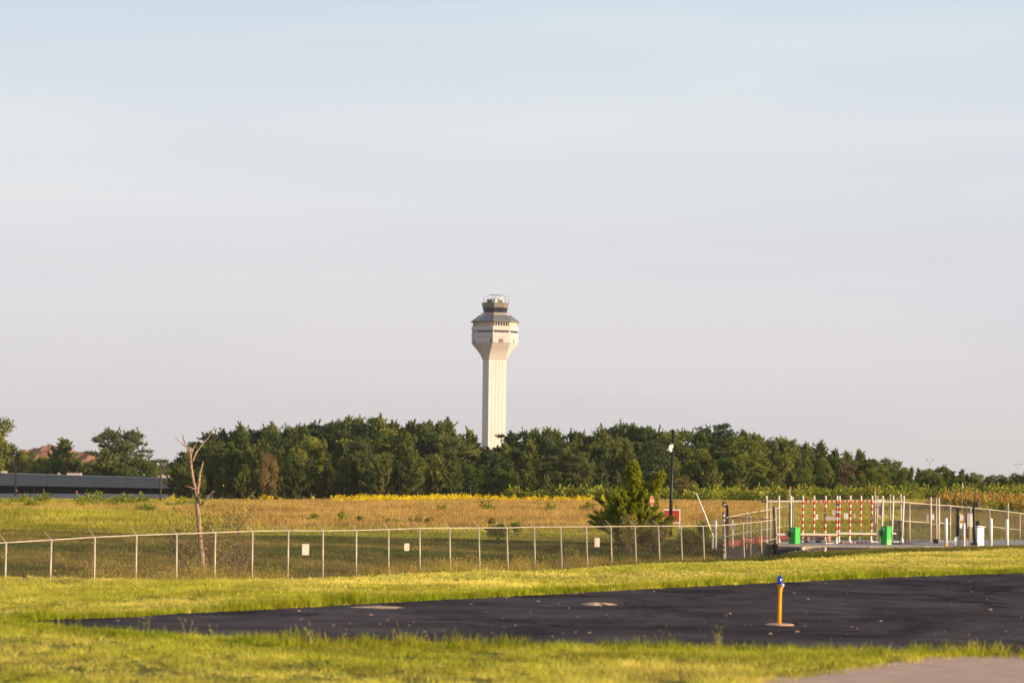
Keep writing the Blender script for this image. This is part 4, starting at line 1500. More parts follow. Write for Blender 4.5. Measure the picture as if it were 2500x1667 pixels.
def dead_tree():
    D = 130
    kx_, ky_ = 3.732, 3.732

    def P(x, y, dd=0.0):
        return at(400 + x / kx_, 1020 + y / ky_, D + dd)
    mpx = D / F / kx_
    b0 = base_at(400 + 368 / kx_, D)
    t_ = thing('dead_tree', tuple(b0), 'bare dead tree with broken grey-pink limbs behind the left part of the fence', 'tree')

    def limb(name, pts, rads, n=8, root=None):
        tb = MB()
        # subdivide and roughen
        Q = []
        Rr = []
        r = random.Random(len(name) * 7 + len(pts) + int(pts[0][0]))
        for a, b_, ra, rb in zip(pts[:-1], pts[1:], rads[:-1], rads[1:]):
            A = P(*a)
            B = P(*b_)
            for k in range(4):
                f_ = k / 4
                q_ = A.lerp(B, f_)
                Q.append(q_ + Vector((r.gauss(0, .012), r.gauss(0, .012), 0)))
                Rr.append((ra + (rb - ra) * f_) * mpx * r.uniform(.88, 1.14))
        Q.append(P(*pts[-1]))
        Rr.append(rads[-1] * mpx)
        tb.tube(Q, Rr, n)
        return part(name, tb, M['deadwood'], t_)
    bb = proj(b0)
    yb = (bb[1] - 1020) * ky_ + 12
    limb('trunk', [(370, yb), (362, 1400), (342, 1200), (322, 1000), (308, 820), (296, 680)], [26, 24, 22, 20, 19, 17], 10)
    limb('limb', [(292, 700), (285, 640), (262, 540), (250, 420), (242, 320), (238, 262)], [17, 15, 13, 12, 10, 4])
    limb('limb', [(305, 700), (318, 600), (330, 500, 0.2), (352, 430, 0.3), (358, 392, 0.3)], [13, 11, 10, 9, 3])
    limb('limb', [(330, 805), (375, 745, -0.2), (410, 702, -0.3), (453, 668, -0.4)], [9, 11, 11, 8])
    limb('branch', [(262, 395), (290, 325, 0.2), (330, 262, 0.4), (400, 190, 0.5), (465, 80, 0.6)], [9, 7, 6, 5, 4], 6)
    limb('branch', [(236, 330), (215, 280), (185, 250, -0.1), (140, 215, -0.2), (97, 170, -0.3)], [8, 6, 4.5, 3.5, 2], 6)
    limb('branch', [(236, 320), (212, 260, 0.1), (190, 222, 0.1), (178, 190, 0.2), (173, 153, 0.2)], [8, 7, 6, 5, 3], 6)
    limb('branch', [(250, 340), (265, 290, 0.2), (290, 240, 0.3), (312, 210, 0.3)], [6, 5, 3, 1.5], 6)
    limb('branch', [(288, 655), (262, 640, -0.2), (235, 628, -0.4), (196, 622, -0.5)], [5, 4, 3, 2], 6)
    limb('branch', [(240, 330), (228, 300), (236, 262)], [6, 5, 2], 6)


dead_tree()


# ------------------------------------------------------------------ control tower
def tower():
    D = 1400
    k = D / F
    ax = at(1207.5, 877, D)
    base = Vector((ax.x, D, -2.0))
    t_ = thing('control_tower', tuple(base), 'tall pale concrete airport control tower rising behind the wood', 'tower')

    def zz(y):
        return at(1207, 680 + y / 3.647, D).z
    A0 = R(72)
    nrm = Vector((math.cos(A0), -math.sin(A0), 0))
    tan = Vector((-nrm.y, nrm.x, 0))

    def oct_(a, b_, z):
        a *= k
        b_ *= k
        pts = [(a, b_), (b_, a), (-b_, a), (-a, b_), (-a, -b_), (-b_, -a), (b_, -a), (a, -b_)]
        return [Vector((base.x, base.y, z)) + nrm * p[0] + tan * p[1] for p in pts]

    def face(i, a):
        """centre and axes of octagon side i (45 degree steps from the front)"""
        an = A0 + i * math.pi / 4
        n_ = Vector((math.cos(an), -math.sin(an), 0))
        return Vector((base.x, base.y, 0)) + n_ * a * k, n_, Vector((n_.y, -n_.x, 0)), math.atan2(n_.x, -n_.y)

    # shaft: core and facing panels with open joints
    mb = MB()
    zt = zz(720)
    hw = 22.0
    mb.ring(oct_(hw, hw * 0.995, -2), oct_(hw, hw * 0.995, zt))
    part('shaft', mb, M['shaft'], t_)
    rows = np.linspace(-1, zt - 0.15, 8)
    pw = 2 * hw * k / 5
    pmesh = {}
    for r_ in range(len(rows) - 1):
        for i in (0, 2, 4, 6):
            c, n_, tn, rz = face(i, hw)
            for j in range(5):
                cc = c + tn * pw * (j - 2) + n_ * 0.10
                h_ = rows[r_ + 1] - rows[r_] - 0.28
                key = 'p'
                if key not in pmesh:
                    bm_ = MB()
                    bm_.box((0, 0, h_ / 2), (pw - 0.10, 0.3, h_))
                    pmesh[key] = bm_.mesh('panel', M['shaft'])
                o_ = addobj('panel', pmesh[key], t_, (cc.x - base.x, cc.y - base.y, rows[r_] - base.z))
                o_.rotation_euler = (0, 0, rz)
    # flare
    mb = MB()
    ys_ = [720, 700, 680, 660, 640, 620, 600, 585, 578]
    ws = [118, 126, 135, 146, 158, 173, 188, 198, 204]
    A_ = [24.2 + (w - 118) / 86 * (53.2 - 24.2) for w in ws]
    prev = oct_(23.4, 22.4, zz(722))
    rg_ = [oct_(a, 22.0, zz(y)) for a, y in zip(A_, ys_)]
    mb.ring(prev, rg_[0], capb=True)
    for a, b_ in zip(rg_[:-1], rg_[1:]):
        mb.ring(a, b_)
    mb.ring(rg_[-1], oct_(53.2, 22.0, zz(576)), capt=True)
    part('flare', mb, M['concrete'], t_)

    def band(name, y0, y1, a, m, a2=None, cap=True):
        mb = MB()
        a2 = a if a2 is None else a2
        mb.ring(oct_(a, a * 0.4142, zz(y0)), oct_(a2, a2 * 0.4142, zz(y1)), capt=cap, capb=cap)
        return part(name, mb, M[m], t_)
    band('wall', 575, 530.8, 52.6, 'concrete')
    band('wall_joint', 530.8, 529.2, 52.3, 'louvre')
    band('wall', 529.2, 490, 52.9, 'concrete')
    wb = band('window_band', 490, 467, 51.6, 'concrete')
    band('parapet', 467, 431, 53.0, 'concrete')
    pane = MB()
    pane.box((0, 0, 0), (0.92, 0.16, (23 - 6) / 3.647 * k))
    pm_ = pane.mesh('window', M['darkglass'])
    for i in range(8):
        c, n_, tn, rz = face(i, 51.6)
        for j in range(7):
            cc = c + tn * 1.14 * (j - 3) + n_ * 0.05
            o_ = addobj('window', pm_, t_, (cc.x - base.x, cc.y - base.y, zz(478.5) - base.z))
            o_.rotation_euler = (0, 0, rz)
    # single louvred openings
    for i, off_, w_ in ((0, 0.2, 2.3), (1, -3.4, 1.0), (-1 % 8, 0.3, 1.0), (2, 0, 2.3)):
        c, n_, tn, rz = face(i, 52.6)
        fr2 = MB()
        cc = c - tn * off_ * (-1) + n_ * 0.05
        fr2.box((cc.x, cc.y, zz(561)), (w_, 0.2, 36 / 3.647 * k), rz)
        f_o = part('louvre', fr2, M['louvre'], t_)
    # recessed upper storey
    band('upper_wall', 431, 392, 50.0, 'beige')
    for i in range(8):
        c, n_, tn, rz = face(i, 50.0)
        if i in (0, 4, 6, 2):
            g2 = MB()
            cc = c + n_ * 0.06
            g2.box((cc.x, cc.y, zz(411)), (2 * 50 * 0.4142 * k - 0.3, 0.2, 30 / 3.647 * k), rz)
            gl = part('glazing', g2, M['darkglass'], t_)
            for j in range(6):
                m3 = MB()
                cc2 = c + n_ * 0.2 + tn * (j - 2.5) * 1.35
                m3.box((cc2.x, cc2.y, zz(412)), (0.28, 0.16, 26 / 3.647 * k), rz)
                subpart('mullion', m3, M['offwhite'], t_, gl)
        elif i in (1, 7):
            g2 = MB()
            cc = c + n_ * 0.06
            g2.box((cc.x, cc.y, zz(412)), (2 * 50 * 0.4142 * k - 1.2, 0.2, 32 / 3.647 * k), rz)
            part('wall_panel', g2, M['cream'] if i == 7 else M['beige'], t_)
    # roof skirt
    mb = MB()
    e0 = oct_(54.9, 54.9 * .4142, zz(393.5))
    e1 = oct_(55.3, 55.3 * .4142, zz(388.5))
    tpr = oct_(34.0, 34 * .4142, zz(326))
    mb.ring(oct_(49.6, 49.6 * .4142, zz(393.4)), e0)
    mb.ring(e0, e1)
    mb.ring(e1, tpr, capt=True)
    rf = part('roof', mb, M['roofmetal'], t_)
    for i in range(8):
        rb = MB()
        rb.tube([e1[i], tpr[i]], 0.14, 5)
        subpart('roof_rib', rb, M['roofmetal'], t_, rf)
    gu = MB()
    gu.ring(oct_(55.0, 55 * .4142, zz(388.4)), oct_(55.6, 55.6 * .4142, zz(385.5)))
    subpart('gutter', gu, M['plate'], t_, rf)
    # catwalk
    band('catwalk', 326, 321, 32.0, 'concrete')
    wk = MB()
    for yv in (309.5, 314.5):
        pts = oct_(31.5, 31.5 * .4142, zz(yv))
        for a, b_ in zip(pts, pts[1:] + pts[:1]):
            wk.tube([a, b_], 0.07, 4)
    for p0 in range(8):
        a = oct_(31.5, 31.5 * .4142, zz(321))[p0]
        b_ = oct_(31.5, 31.5 * .4142, zz(321))[(p0 + 1) % 8]
        for j in range(5):
            q_ = a.lerp(b_, j / 5)
            wk.tube([q_, q_ + Vector((0, 0, (321 - 309.5) / 3.647 * k))], 0.07, 4)
    part('railing', wk, M['plate'], t_)
    # cab: leaning glass, tan fascia above
    band('cab_base', 321, 306, 25.6, 'cabtan', 25.8)
    cb = band('cab_glass', 306, 262, 25.4, 'darkglass', 28.0)
    band('cab_fascia', 262, 222, 28.4, 'cabtan', 31.0)
    lo = oct_(25.5, 25.5 * .4142, zz(306))
    hi = oct_(28.2, 28.2 * .4142, zz(262))
    for i in range(8):
        mu = MB()
        mu.tube([lo[i], hi[i]], 0.10, 5)
        subpart('mullion', mu, M['darkgrey'], t_, cb)
    sp_ = MB()
    lo2 = oct_(25.7, 25.7 * .4142, zz(306))
    hi2 = oct_(28.5, 28.5 * .4142, zz(261.5))
    sp_.quad(lo2[5], lo2[4], hi2[4], hi2[5])
    sp_.quad(lo2[2], lo2[3], hi2[3], hi2[2])
    part('cab_blank_panel', sp_, M['cabtan'], t_)
    band('cab_roof', 222, 219, 31.4, 'darkgrey')
    # roof house and gear
    band('roof_house', 219, 192, 19.5, 'darkgrey')
    for i in range(8):
        c, n_, tn, rz = face(i, 19.5)
        for j in (-1, 1):
            q2 = MB()
            cc = c + n_ * 0.08 + tn * j * 0.8
            q2.box((cc.x, cc.y, zz(206)), (1.1, 0.2, 20 / 3.647 * k), rz)
            part('roof_panel', q2, M['white'] if (i + (j > 0)) % 2 else M['cabtan'], t_)
    band('roof_house_top', 192, 188, 20.5, 'offwhite')
    for dx, y0, y1, r_ in ((-2.6, 188, 172, 0.8), (0.6, 188, 165, 0.9), (2.4, 188, 170, 1.1), (3.6, 188, 176, 0.7), (-0.9, 188, 178, 0.6)):
        d_ = MB()
        hgt = zz(y1) - zz(y0)
        pf = [(r_ * 0.7, 0), (r_, hgt * .4), (r_ * .85, hgt * .75), (r_ * .3, hgt)]
        d_.lathe((base.x + dx, base.y - 0.4 * dx, zz(y0)), pf, 12)
        part('radome', d_, M['white'], t_, True)
    rd = MB()
    rd.tube([(base.x + 0.3, base.y, zz(190)), (base.x + 0.3, base.y, zz(148))], 0.16, 6)
    part('radar_mast', rd, M['darkgrey'], t_)
    rd = MB()
    rd.box((base.x + 0.3, base.y, zz(147)), (6.9, 0.3, 0.3), R(4))
    part('radar_antenna', rd, M['darkgrey'], t_)
    for xx_, y1 in ((288, 148), (300, 165), (322, 138), (370, 130), (476, 138), (487, 150), (512, 141)):
        an = MB()
        x_ = base.x + (xx_ - 395) / 3.647 * k
        yo = -math.sqrt(max(0, 5.5 ** 2 - (x_ - base.x) ** 2)) * (1 if xx_ % 2 else -1)
        an.tube([(x_, base.y + yo, zz(222)), (x_, base.y + yo, zz(y1))], [0.07, 0.04], 4)
        part('antenna', an, M['darkgrey'], t_)


tower()


# ------------------------------------------------------------------ far building, poles, mound
def far_building():
    LA, LB = 655, 600
    a = at(-70, 1300, LA)
    b_ = at(475, 1300, LB)
    top = (at(-70, 1154, LA).z, at(475, 1171.5, LB).z)
    bot = (at(-70, 1183.5, LA).z, at(475, 1193, LB).z)
    d = Vector((b_.x - a.x, LB - LA, 0)).normalized()
    nrm = Vector((d.y, -d.x, 0))
    za, zb = gz(a.x, LA) - 0.3, gz(b_.x, LB) - 0.3
    t_ = thing('grey_building', (a.x, LA, za), 'long low grey building with a deep dark open side behind the left field', 'building')

    def slab(name, f0, f1, z00, z10, z01, z11, off, th_, m):
        A = Vector((a.x, LA, 0)).lerp(Vector((b_.x, LB, 0)), f0)
        B = Vector((a.x, LA, 0)).lerp(Vector((b_.x, LB, 0)), f1)
        mb = MB()
        A1 = A + nrm * off
        B1 = B + nrm * off
        A2 = A1 - nrm * th_
        B2 = B1 - nrm * th_
        vs = []
        for P_, lo_, hi_ in ((A1, z00, z01), (B1, z10, z11), (B2, z10, z11), (A2, z00, z01)):
            vs.append((P_.x, P_.y, lo_))
            vs.append((P_.x, P_.y, hi_))
        mb.v = vs
        for q_ in ((0, 2, 3, 1), (2, 4, 5, 3), (4, 6, 7, 5), (6, 0, 1, 7), (1, 3, 5, 7), (6, 4, 2, 0)):
            mb.f.append(q_)
            mb.m.append(0)
        return part(name, mb, m, t_)
    nseg = 14
    for i in range(nseg):
        f0, f1 = i / nseg, (i + 1) / nseg - 0.0012

        def L_(p, f):
            return p[0] + (p[1] - p[0]) * f
        slab('cladding_panel', f0, f1, L_(bot, f0), L_(bot, f1), L_(top, f0), L_(top, f1), 0.0, 0.3, M['greywall'])
    slab('roof', 0, 1, top[0] + 0.003, top[1] + 0.003, top[0] + 0.10, top[1] + 0.10, 0.1, 14, M['greywall'])
    slab('soffit', 0, 1, bot[0] - 0.05, bot[1] - 0.05, bot[0] + 0.05, bot[1] + 0.05, -0.35, 4, M['shadewall'])
    slab('back_wall', 0, 1, za, zb, bot[0], bot[1], -3, 0.4, M['shadewall'])
    slab('low_wall', 0, 1, za, zb, at(0, 1205, LA).z, at(420, 1205, LB).z, 2.0, 0.3, M['palewall'])
    for f in (0.04, 0.28, 0.55, 0.8, 0.97):
        p = Vector((a.x, LA, 0)).lerp(Vector((b_.x, LB, 0)), f) - nrm * 1.0
        cb = MB()
        zt = bot[0] + (bot[1] - bot[0]) * f
        zb_ = gz(p.x, p.y) - .3
        cb.box((p.x, p.y, (zt + zb_) / 2), (0.5, 0.5, zt - zb_))
        part('column', cb, M['darkgrey'], t_)
    for f, w_ in ((0.1, 1.2), (0.36, 0.7), (0.43, 3.0)):
        p = Vector((a.x, LA, 0)).lerp(Vector((b_.x, LB, 0)), f) - nrm * 3.0
        cb = MB()
        zt = top[0] + (top[1] - top[0]) * f
        cb.box((p.x, p.y, zt + 0.4), (w_, w_, 0.5))
        part('roof_vent', cb, M['plate'], t_)


far_building()

b0 = base_at(402, 765)
hut = thing('hut', tuple(b0), 'small cream-coloured hut roof lit by the sun behind the grey building', 'hut')
mb = MB()
zt = at(402, 1166, 765).z
mb.box((b0.x, 765 + 2, (b0.z + zt) / 2), (5.0, 4, zt - b0.z), 0.05)
part('wall', mb, M['cream'], hut)
mb = MB()
za = zt + 0.003
zr = at(402, 1158, 765).z
mb.v = [(b0.x - 2.7, 762.6, za), (b0.x + 2.7, 762.6, za), (b0.x + 2.7, 769.4, za), (b0.x - 2.7, 769.4, za), (b0.x - 2.3, 766, zr), (b0.x + 2.3, 766, zr)]
mb.f = [(0, 1, 5, 4), (2, 3, 4, 5), (1, 2, 5), (3, 0, 4), (3, 2, 1, 0)]
mb.m = [0] * 5
part('roof', mb, M['cream'], hut)

for px, ty, D, m, lb in ((38, 1142, 455, 'black', 'short black pole in front of the left end of the grey building'), (392, 1130, 440, 'polewood', 'brown wooden pole in front of the right end of the grey building')):
    b0 = base_at(px, D)
    t_ = thing('utility_pole', tuple(b0), lb, 'pole', 'poles in front of the grey building')
    mb = MB()
    top = at(px, ty, D)
    mb.tube([(b0.x, D, b0.z - .2), (top.x, D, top.z)], [0.18, 0.14], 8)
    part('pole', mb, M[m], t_)
    mb = MB()
    mb.lathe((top.x, D, top.z), [(0.17, 0), (0.17, 0.06), (0.05, 0.12)], 8)
    part('cap', mb, M['darkgrey'], t_)
for px, py, lb in ((40, 1197, 'orange round reflector on a stake below the short black pole'), (187, 1200.5, 'orange round reflector on a stake at the field edge left of the pines')):
    D = 470
    b0 = base_at(px, D)
    t_ = thing('reflector_stake', tuple(b0), lb, 'marker', 'orange reflectors at the field edge')
    tp = at(px, py, D)
    mb = MB()
    mb.tube([(b0.x, D, b0.z - .1), (tp.x, D, tp.z)], 0.03, 5)
    part('stake', mb, M['plate'], t_)
    mb = MB()
    mb.lathe((tp.x, D, tp.z - 0.15), [(0.05, 0), (0.17, 0.08), (0.17, 0.2), (0.05, 0.28)], 10)
    part('reflector', mb, M['orange'], t_, True)

# clay mound
prof = [(20, 1150), (45, 1112), (65, 1101), (80, 1103), (95, 1098), (105, 1094), (110, 1088), (122, 1089), (140, 1092), (155, 1095), (185, 1102), (205, 1112), (225, 1110), (240, 1117), (265, 1130), (300, 1150), (330, 1170)]
D = 1100
rr = random.Random(3)
nxm, nym = 160, 30
pxs = np.linspace(-60, 330, nxm)
mv = []
for j in range(nym):
    for i, p_ in enumerate(pxs):
        f_ = j / (nym - 1)
        zt = at(p_, np.interp(p_, [a for a, _ in prof], [b for _, b in prof], left=1180), D).z
        s_ = math.sin(math.pi * f_) ** 0.7 if 0 < f_ < 1 else 0
        x_ = at(p_, 1200, D).x
        y_ = D + (f_ - 0.5) * 90
        mv.append((x_, y_, -2.2 + (zt + 2.2) * s_ + (noise2(x_, y_, 5, 70, 4) - .5) * 5.0 * s_))
mbm = MB()
mbm.v = [(float(a), float(b), float(c)) for a, b, c in mv]
for j in range(nym - 1):
    for i in range(nxm - 1):
        mbm.f.append((j * nxm + i, j * nxm + i + 1, (j + 1) * nxm + i + 1, (j + 1) * nxm + i))
        mbm.m.append(0)
o = mbm.build('clay_mound', M['clay'], origin=(0, 0, 0))
tag(o, 'red clay mound on the horizon behind the trees on the left', kind='structure')

for px, ty, D, lb, arms in ((2270, 1128, 900, 'distant light mast with a forked head above the wood right of the gate', 'Y'), (2486, 1133, 900, 'distant light mast with a flat T head near the right edge', 'T')):
    b0 = base_at(px, D)
    t_ = thing('light_mast', tuple(b0), lb, 'light mast', 'distant light masts beyond the wood')
    tp = at(px, ty, D)
    mb = MB()
    mb.tube([tuple(b0), (tp.x, D, tp.z)], [0.25, 0.1], 6)
    part('pole', mb, M['cabgrey'], t_)
    for s in (-1, 1):
        mb = MB()
        e = (tp.x + s * 0.95, D, tp.z + (0.7 if arms == 'Y' else 0.05))
        mb.tube([(tp.x, D, tp.z - (0.6 if arms == 'Y' else 0)), e], 0.1, 5)
        part('arm', mb, M['cabgrey'], t_)
        mb = MB()
        mb.box(e, (0.5, 0.3, 0.18))
        part('lamp_head', mb, M['darkgrey'], t_)


# ------------------------------------------------------------------ fences
def chain(p0, p1, h0, h1, sp=0.075, w=0.0052):
    """woven wire between two base points: real diagonal strands; h0,h1 = heights at each end"""
    p0 = Vector(p0)
    p1 = Vector(p1)
    L_ = (Vector((p1.x, p1.y, 0)) - Vector((p0.x, p0.y, 0))).length
    d = Vector((p1.x - p0.x, p1.y - p0.y, 0)) / L_
    nn = Vector((-d.y, d.x, 0))
    H_ = (h0 + h1) / 2
    V = []
    step = sp * 1.4142

    def W(s, t_):
        f = s / L_
        return p0.lerp(p1, f) + Vector((0, 0, t_ * (h0 + (h1 - h0) * f) / H_))
    for sg in (1, -1):
        c = -H_
        while c < L_:
            # line s = c + t (sg=1) or s = c + (H-t)
            t0 = max(0.0, -c)
            t1 = min(H_, L_ - c)
            if t1 - t0 > 0.02:
                if sg == 1:
                    A = W(c + t0, t0)
                    B = W(c + t1, t1)
                else:
                    A = W(c + t0, H_ - t0)
                    B = W(c + t1, H_ - t1)
                dr = (B - A).normalized()
                sd = dr.cross(nn) * (w / 2)
                o1 = nn * (w / 2)
                q = [sd, -sd * 0.5 + o1, -sd * 0.5 - o1]
                for a_, b_ in ((0, 1), (1, 2), (2, 0)):
                    V += [A + q[a_], A + q[b_], B + q[b_], B + q[a_]]
            c += step
    return np.array([tuple(v) for v in V])


def chain_part(p0, p1, h0, h1, t_, name='mesh_panel', **kw):
    V = chain(p0, p1, h0, h1, **kw) - np.array(tuple(t_.location))
    return addobj(name, np_mesh(name, V, 4, M['wire']), t_)


rail_y = [1324, 1317.6, 1311, 1306, 1303, 1299.4, 1296, 1295, 1295.5, 1294, 1292, 1289, 1288.5, 1288, 1288, 1286, 1285.5, 1285.3, 1284.7, 1284, 1283.8, 1283.5, 1283.5, 1281.8]
posts = []
posts.append((14.9 - 112, 1330.5, 112.6))
for i, ry in enumerate(rail_y):
    X_ = FX0 + FSX * i
    D_ = FD0 + FSY * i
    posts.append((1250 + F * X_ / D_, ry, D_))
FH = 2.44
posts += [(1814, 1277, 172.4), (1857.5, 1273, 174.3)]
fence = thing('chain_link_fence', (posts[0][0] * 0 + at(posts[0][0], 1330, 112.6).x, 112.6, gz(at(posts[0][0], 1330, 112.6).x, 112.6)), 'long chain-link fence with outward barbed arms running across the whole left and middle', 'fence')
tops = []
bases = []
rf_ = random.Random(5)
for i, (px, ry, D) in enumerate(posts):
    tp = at(px, ry, D)
    if i <= 11:
        lean_t = 2.0 * (1 - i / 11)
    else:
        lean_t = -2.1 * min(1, (i - 11) / 6)
    camlean = 0.7 + (1250 - px) / F * 3.06
    lean = R(lean_t - camlean) * 0.9 + R(rf_.gauss(0, 0.25))
    h = FH + 0.12
    bs = Vector((tp.x - math.tan(lean) * h, D, tp.z - h))
    tops.append(tp)
    bases.append(bs)
    mb = MB()
    mb.tube([bs, tp], 0.042 if i not in (25, 26) else 0.045, 8)
    part('post', mb, M['galv'], fence, True)
outw = Vector((-0.857, 0.515, 0))
arms = []
for i, tp in enumerate(tops):
    e = tp + outw * 0.36 + Vector((0, 0, 0.33))
    arms.append(e)
    mb = MB()
    mb.tube([tp, e], [0.024, 0.014], 5)
    part('barb_arm', mb, M['galv'], fence)
for i in range(len(tops) - 1):
    mb = MB()
    mb.tube([tops[i], tops[i + 1]], 0.029, 6)
    part('top_rail', mb, M['galv'], fence, True)
    g0 = bases[i] + Vector((0, 0, 0.05))
    g1 = bases[i + 1] + Vector((0, 0, 0.05))
    chain_part(g0, g1, FH, FH, fence)
for k in range(3):
    mb = MB()
    f_ = (k + 1) / 3
    for i in range(len(tops) - 1):
        a = tops[i].lerp(arms[i], f_)
        b_ = tops[i + 1].lerp(arms[i + 1], f_)
        m_ = (a + b_) / 2 - Vector((0, 0, 0.02))
        mb.tube([a, m_, b_], 0.004, 3, cap=False)
    part('barbed_wire', mb, M['wire'], fence)
# tall end post with white sleeve
ep = at(1892.5, 1237, 175.8)
eb = base_at(1897.5, 175.8)
mb = MB()
mb.tube([(eb.x, eb.y, eb.z - 0.2), (ep.x, ep.y, ep.z)], 0.06, 10)
mb.tube([(eb.x - 0.09, eb.y + 0.12, eb.z - 0.2), (ep.x - 0.09, ep.y + 0.12, ep.z)], 0.05, 8, 1)
part('end_post', mb, [M['galv'], M['darkgrey']], fence, True)
tE = at(1893, 1267.5, 175.7)
mb = MB()
mb.tube([tops[-1], tE], 0.029, 6)
part('top_rail', mb, M['galv'], fence, True)
mb = MB()
mb.tube([at(1858, 1321.5, 174.3), at(1894.5, 1314, 175.7)], 0.027, 6)
part('brace_rail', mb, M['galv'], fence, True)
chain_part(bases[-1] + Vector((0, 0, 0.05)), Vector((eb.x, eb.y, bases[-1].z + 0.25)), FH, tE.z - bases[-1].z - 0.25, fence)

# blank sign plates on the fence
for px, py, w_, h_, lb in ((746, 1341, 16, 27, 'blank pale sign plate on the fence, leftmost and largest of the three'), (993, 1335, 12, 18, 'blank pale sign plate on the fence, middle and smallest of the three'), (1457.5, 1323.5, 12.5, 22.5, 'blank pale sign plate on the fence left of the lone cedar')):
    # depth of the fence in that column
    for i in range(len(posts) - 1):
        if posts[i][0] <= px <= posts[i + 1][0]:
            f_ = (px - posts[i][0]) / (posts[i + 1][0] - posts[i][0])
            D = posts[i][2] + (posts[i + 1][2] - posts[i][2]) * f_
    p = at(px, py, D - 0.15)
    k = D / F
    t_ = thing('sign_plate', (p.x, p.y, p.z - h_ * k / 2), lb, 'sign', 'blank sign plates on the fence')
    wf = w_ * k / math.cos(R(36))
    mb = MB()
    mb.box((p.x, p.y, p.z), (w_ * k * 1.25, 0.012, h_ * k), R(36))
    part('plate', mb, M['plate'], t_)
    mb = MB()
    for s in (-1, 1):
        for q_ in (-1, 1):
            mb.box((p.x + s * w_ * k * 0.42, p.y + s * w_ * k * 0.3 - 0.015, p.z + q_ * h_ * k * 0.42), (0.02, 0.02, 0.02))
    part('bolts', mb, M['darkgrey'], t_)


# fence from the corner back to the sliding gate
def rail(name, pts, r_, m, t_):
    mb = MB()
    mb.tube(pts, r_, 6)
    return part(name, mb, m, t_, True)


cA = base_at(1769, 174)
ff = thing('chain_link_fence', tuple(cA), 'short chain-link fence rising from the striped corner post to the sliding gate', 'fence')
pB = [(1772, 1263, 1309, 174.0), (1828, 1252, 1297, 175.5), (1881, 1243, 1290, 177.2), (1934, 1232.5, 1281.5, 179.0)]
tp_, md_, bs_ = [], [], []
for j, (px, yt, ym, D) in enumerate(pB):
    tp = at(px, yt, D)
    bb = base_at(px, D)
    tp_.append(tp)
    md_.append(at(px, ym, D))
    bs_.append(bb)
    if j in (1,):
        rail('post', [(bb.x - 0.13, bb.y, bb.z - .1), (tp.x - 0.13, tp.y, tp.z)], 0.04, M['galv'], ff)
        rail('post', [(bb.x + 0.08, bb.y - 0.5, bb.z - .3), (tp.x + 0.08, tp.y - 0.5, tp.z - 0.25)], 0.04, M['galv'], ff)
        rail('brace', [(tp.x - 0.2, tp.y - .05, tp.z + .0), (tp.x + 0.1, tp.y - 0.5, tp.z - 0.27)], 0.04, M['galv'], ff)
        e = tp + Vector((-0.42, 0.2, 0.32))
        rail('barb_arm', [tp, e], 0.018, M['galv'], ff)
    elif j == 2:
        rail('post', [(bb.x, bb.y, bb.z - .1), at(px, 1219, D)], 0.05, M['galv'], ff)
    elif j == 3:
        rail('post', [(bb.x, bb.y, bb.z - .1), at(px + 1, 1212, D)], 0.07, M['galv'], ff)
for j in range(3):
    rail('top_rail', [tp_[j], tp_[j + 1]], 0.032, M['galv'], ff)
    rail('middle_rail', [md_[j], md_[j + 1]], 0.024, M['galv'], ff)
    chain_part(bs_[j], bs_[j + 1], tp_[j].z - bs_[j].z, tp_[j + 1].z - bs_[j + 1].z, ff)
# striped corner post
mb = MB()
tp = at(1766.5, 1249, 173.8)
bb = base_at(1768, 173.8)
nst = 22
for s in range(nst):
    f0, f1 = s / nst, (s + 1) / nst
    A = Vector((bb.x, bb.y, bb.z - .1)).lerp(tp, f0)
    B = Vector((bb.x, bb.y, bb.z - .1)).lerp(tp, f1)
    mb.tube([A, B], 0.075, 8, (1 if s % 2 else 0) if s > 4 else 0)
part('corner_post', mb, [M['galv'], M['darkgrey']], ff)

# dark railed walk gate crossing the corner
wg = thing('walk_gate', tuple(base_at(1830, 174.9)), 'black-railed chain-link walk gate between the striped post and the tall end post', 'gate')
g00, g10 = base_at(1769, 174.2), base_at(1891, 175.5)
for ya, yb, r_ in ((1263, 1268, 0.022), (1309, 1314.5, 0.02)):
    rail('gate_rail', [at(1768, ya, 174.2), at(1891, yb, 175.5)], r_, M['black'], wg)
for px, yt, D in ((1771, 1263, 174.2), (1889, 1268, 175.5)):
    bb = base_at(px, D)
    rail('gate_stile', [bb, at(px, yt, D)], 0.022, M['black'], wg)
chain_part(g00, g10, at(1768, 1263, 174.2).z - g00.z, at(1891, 1268, 175.5).z - g10.z, wg)

# fence to the right of the sliding gate
pC = [(2208, 1225.5, 179), (2220.7, 1227, 182), (2272, 1231, 192), (2292, 1232.5, 196), (2320, 1234, 202), (2370, 1239, 213), (2416, 1243.5, 224), (2461, 1248.5, 235), (2490, 1252.5, 242), (2548, 1259, 256), (2610, 1266, 270)]
b0 = base_at(2208, 179)
fc = thing('chain_link_fence', tuple(b0), 'chain-link fence running away to the right from the sliding gate', 'fence')
tpc, bsc = [], []
for j, (px, yt, D) in enumerate(pC):
    tp = at(px, yt, D)
    bb = base_at(px, D)
    tpc.append(tp)
    bsc.append(bb)
    tall = {2: 1213, 3: 1214, 7: 1227}.get(j)
    if tall:
        rail('tall_post', [(bb.x, bb.y, bb.z - .1), at(px, tall, D)], 0.085 if j < 5 else 0.07, M['galv'], fc)
    elif j:
        rail('post', [(bb.x, bb.y, bb.z - .1), tp], 0.05, M['galv'], fc)
        e = tp + Vector((-0.36, 0.2, 0.33))
        rail('barb_arm', [tp, e], 0.018, M['galv'], fc)
bb = base_at(2286, 194.5)
rail('tall_post', [bb, at(2286, 1216, 194.5)], 0.05, M['galv'], fc)
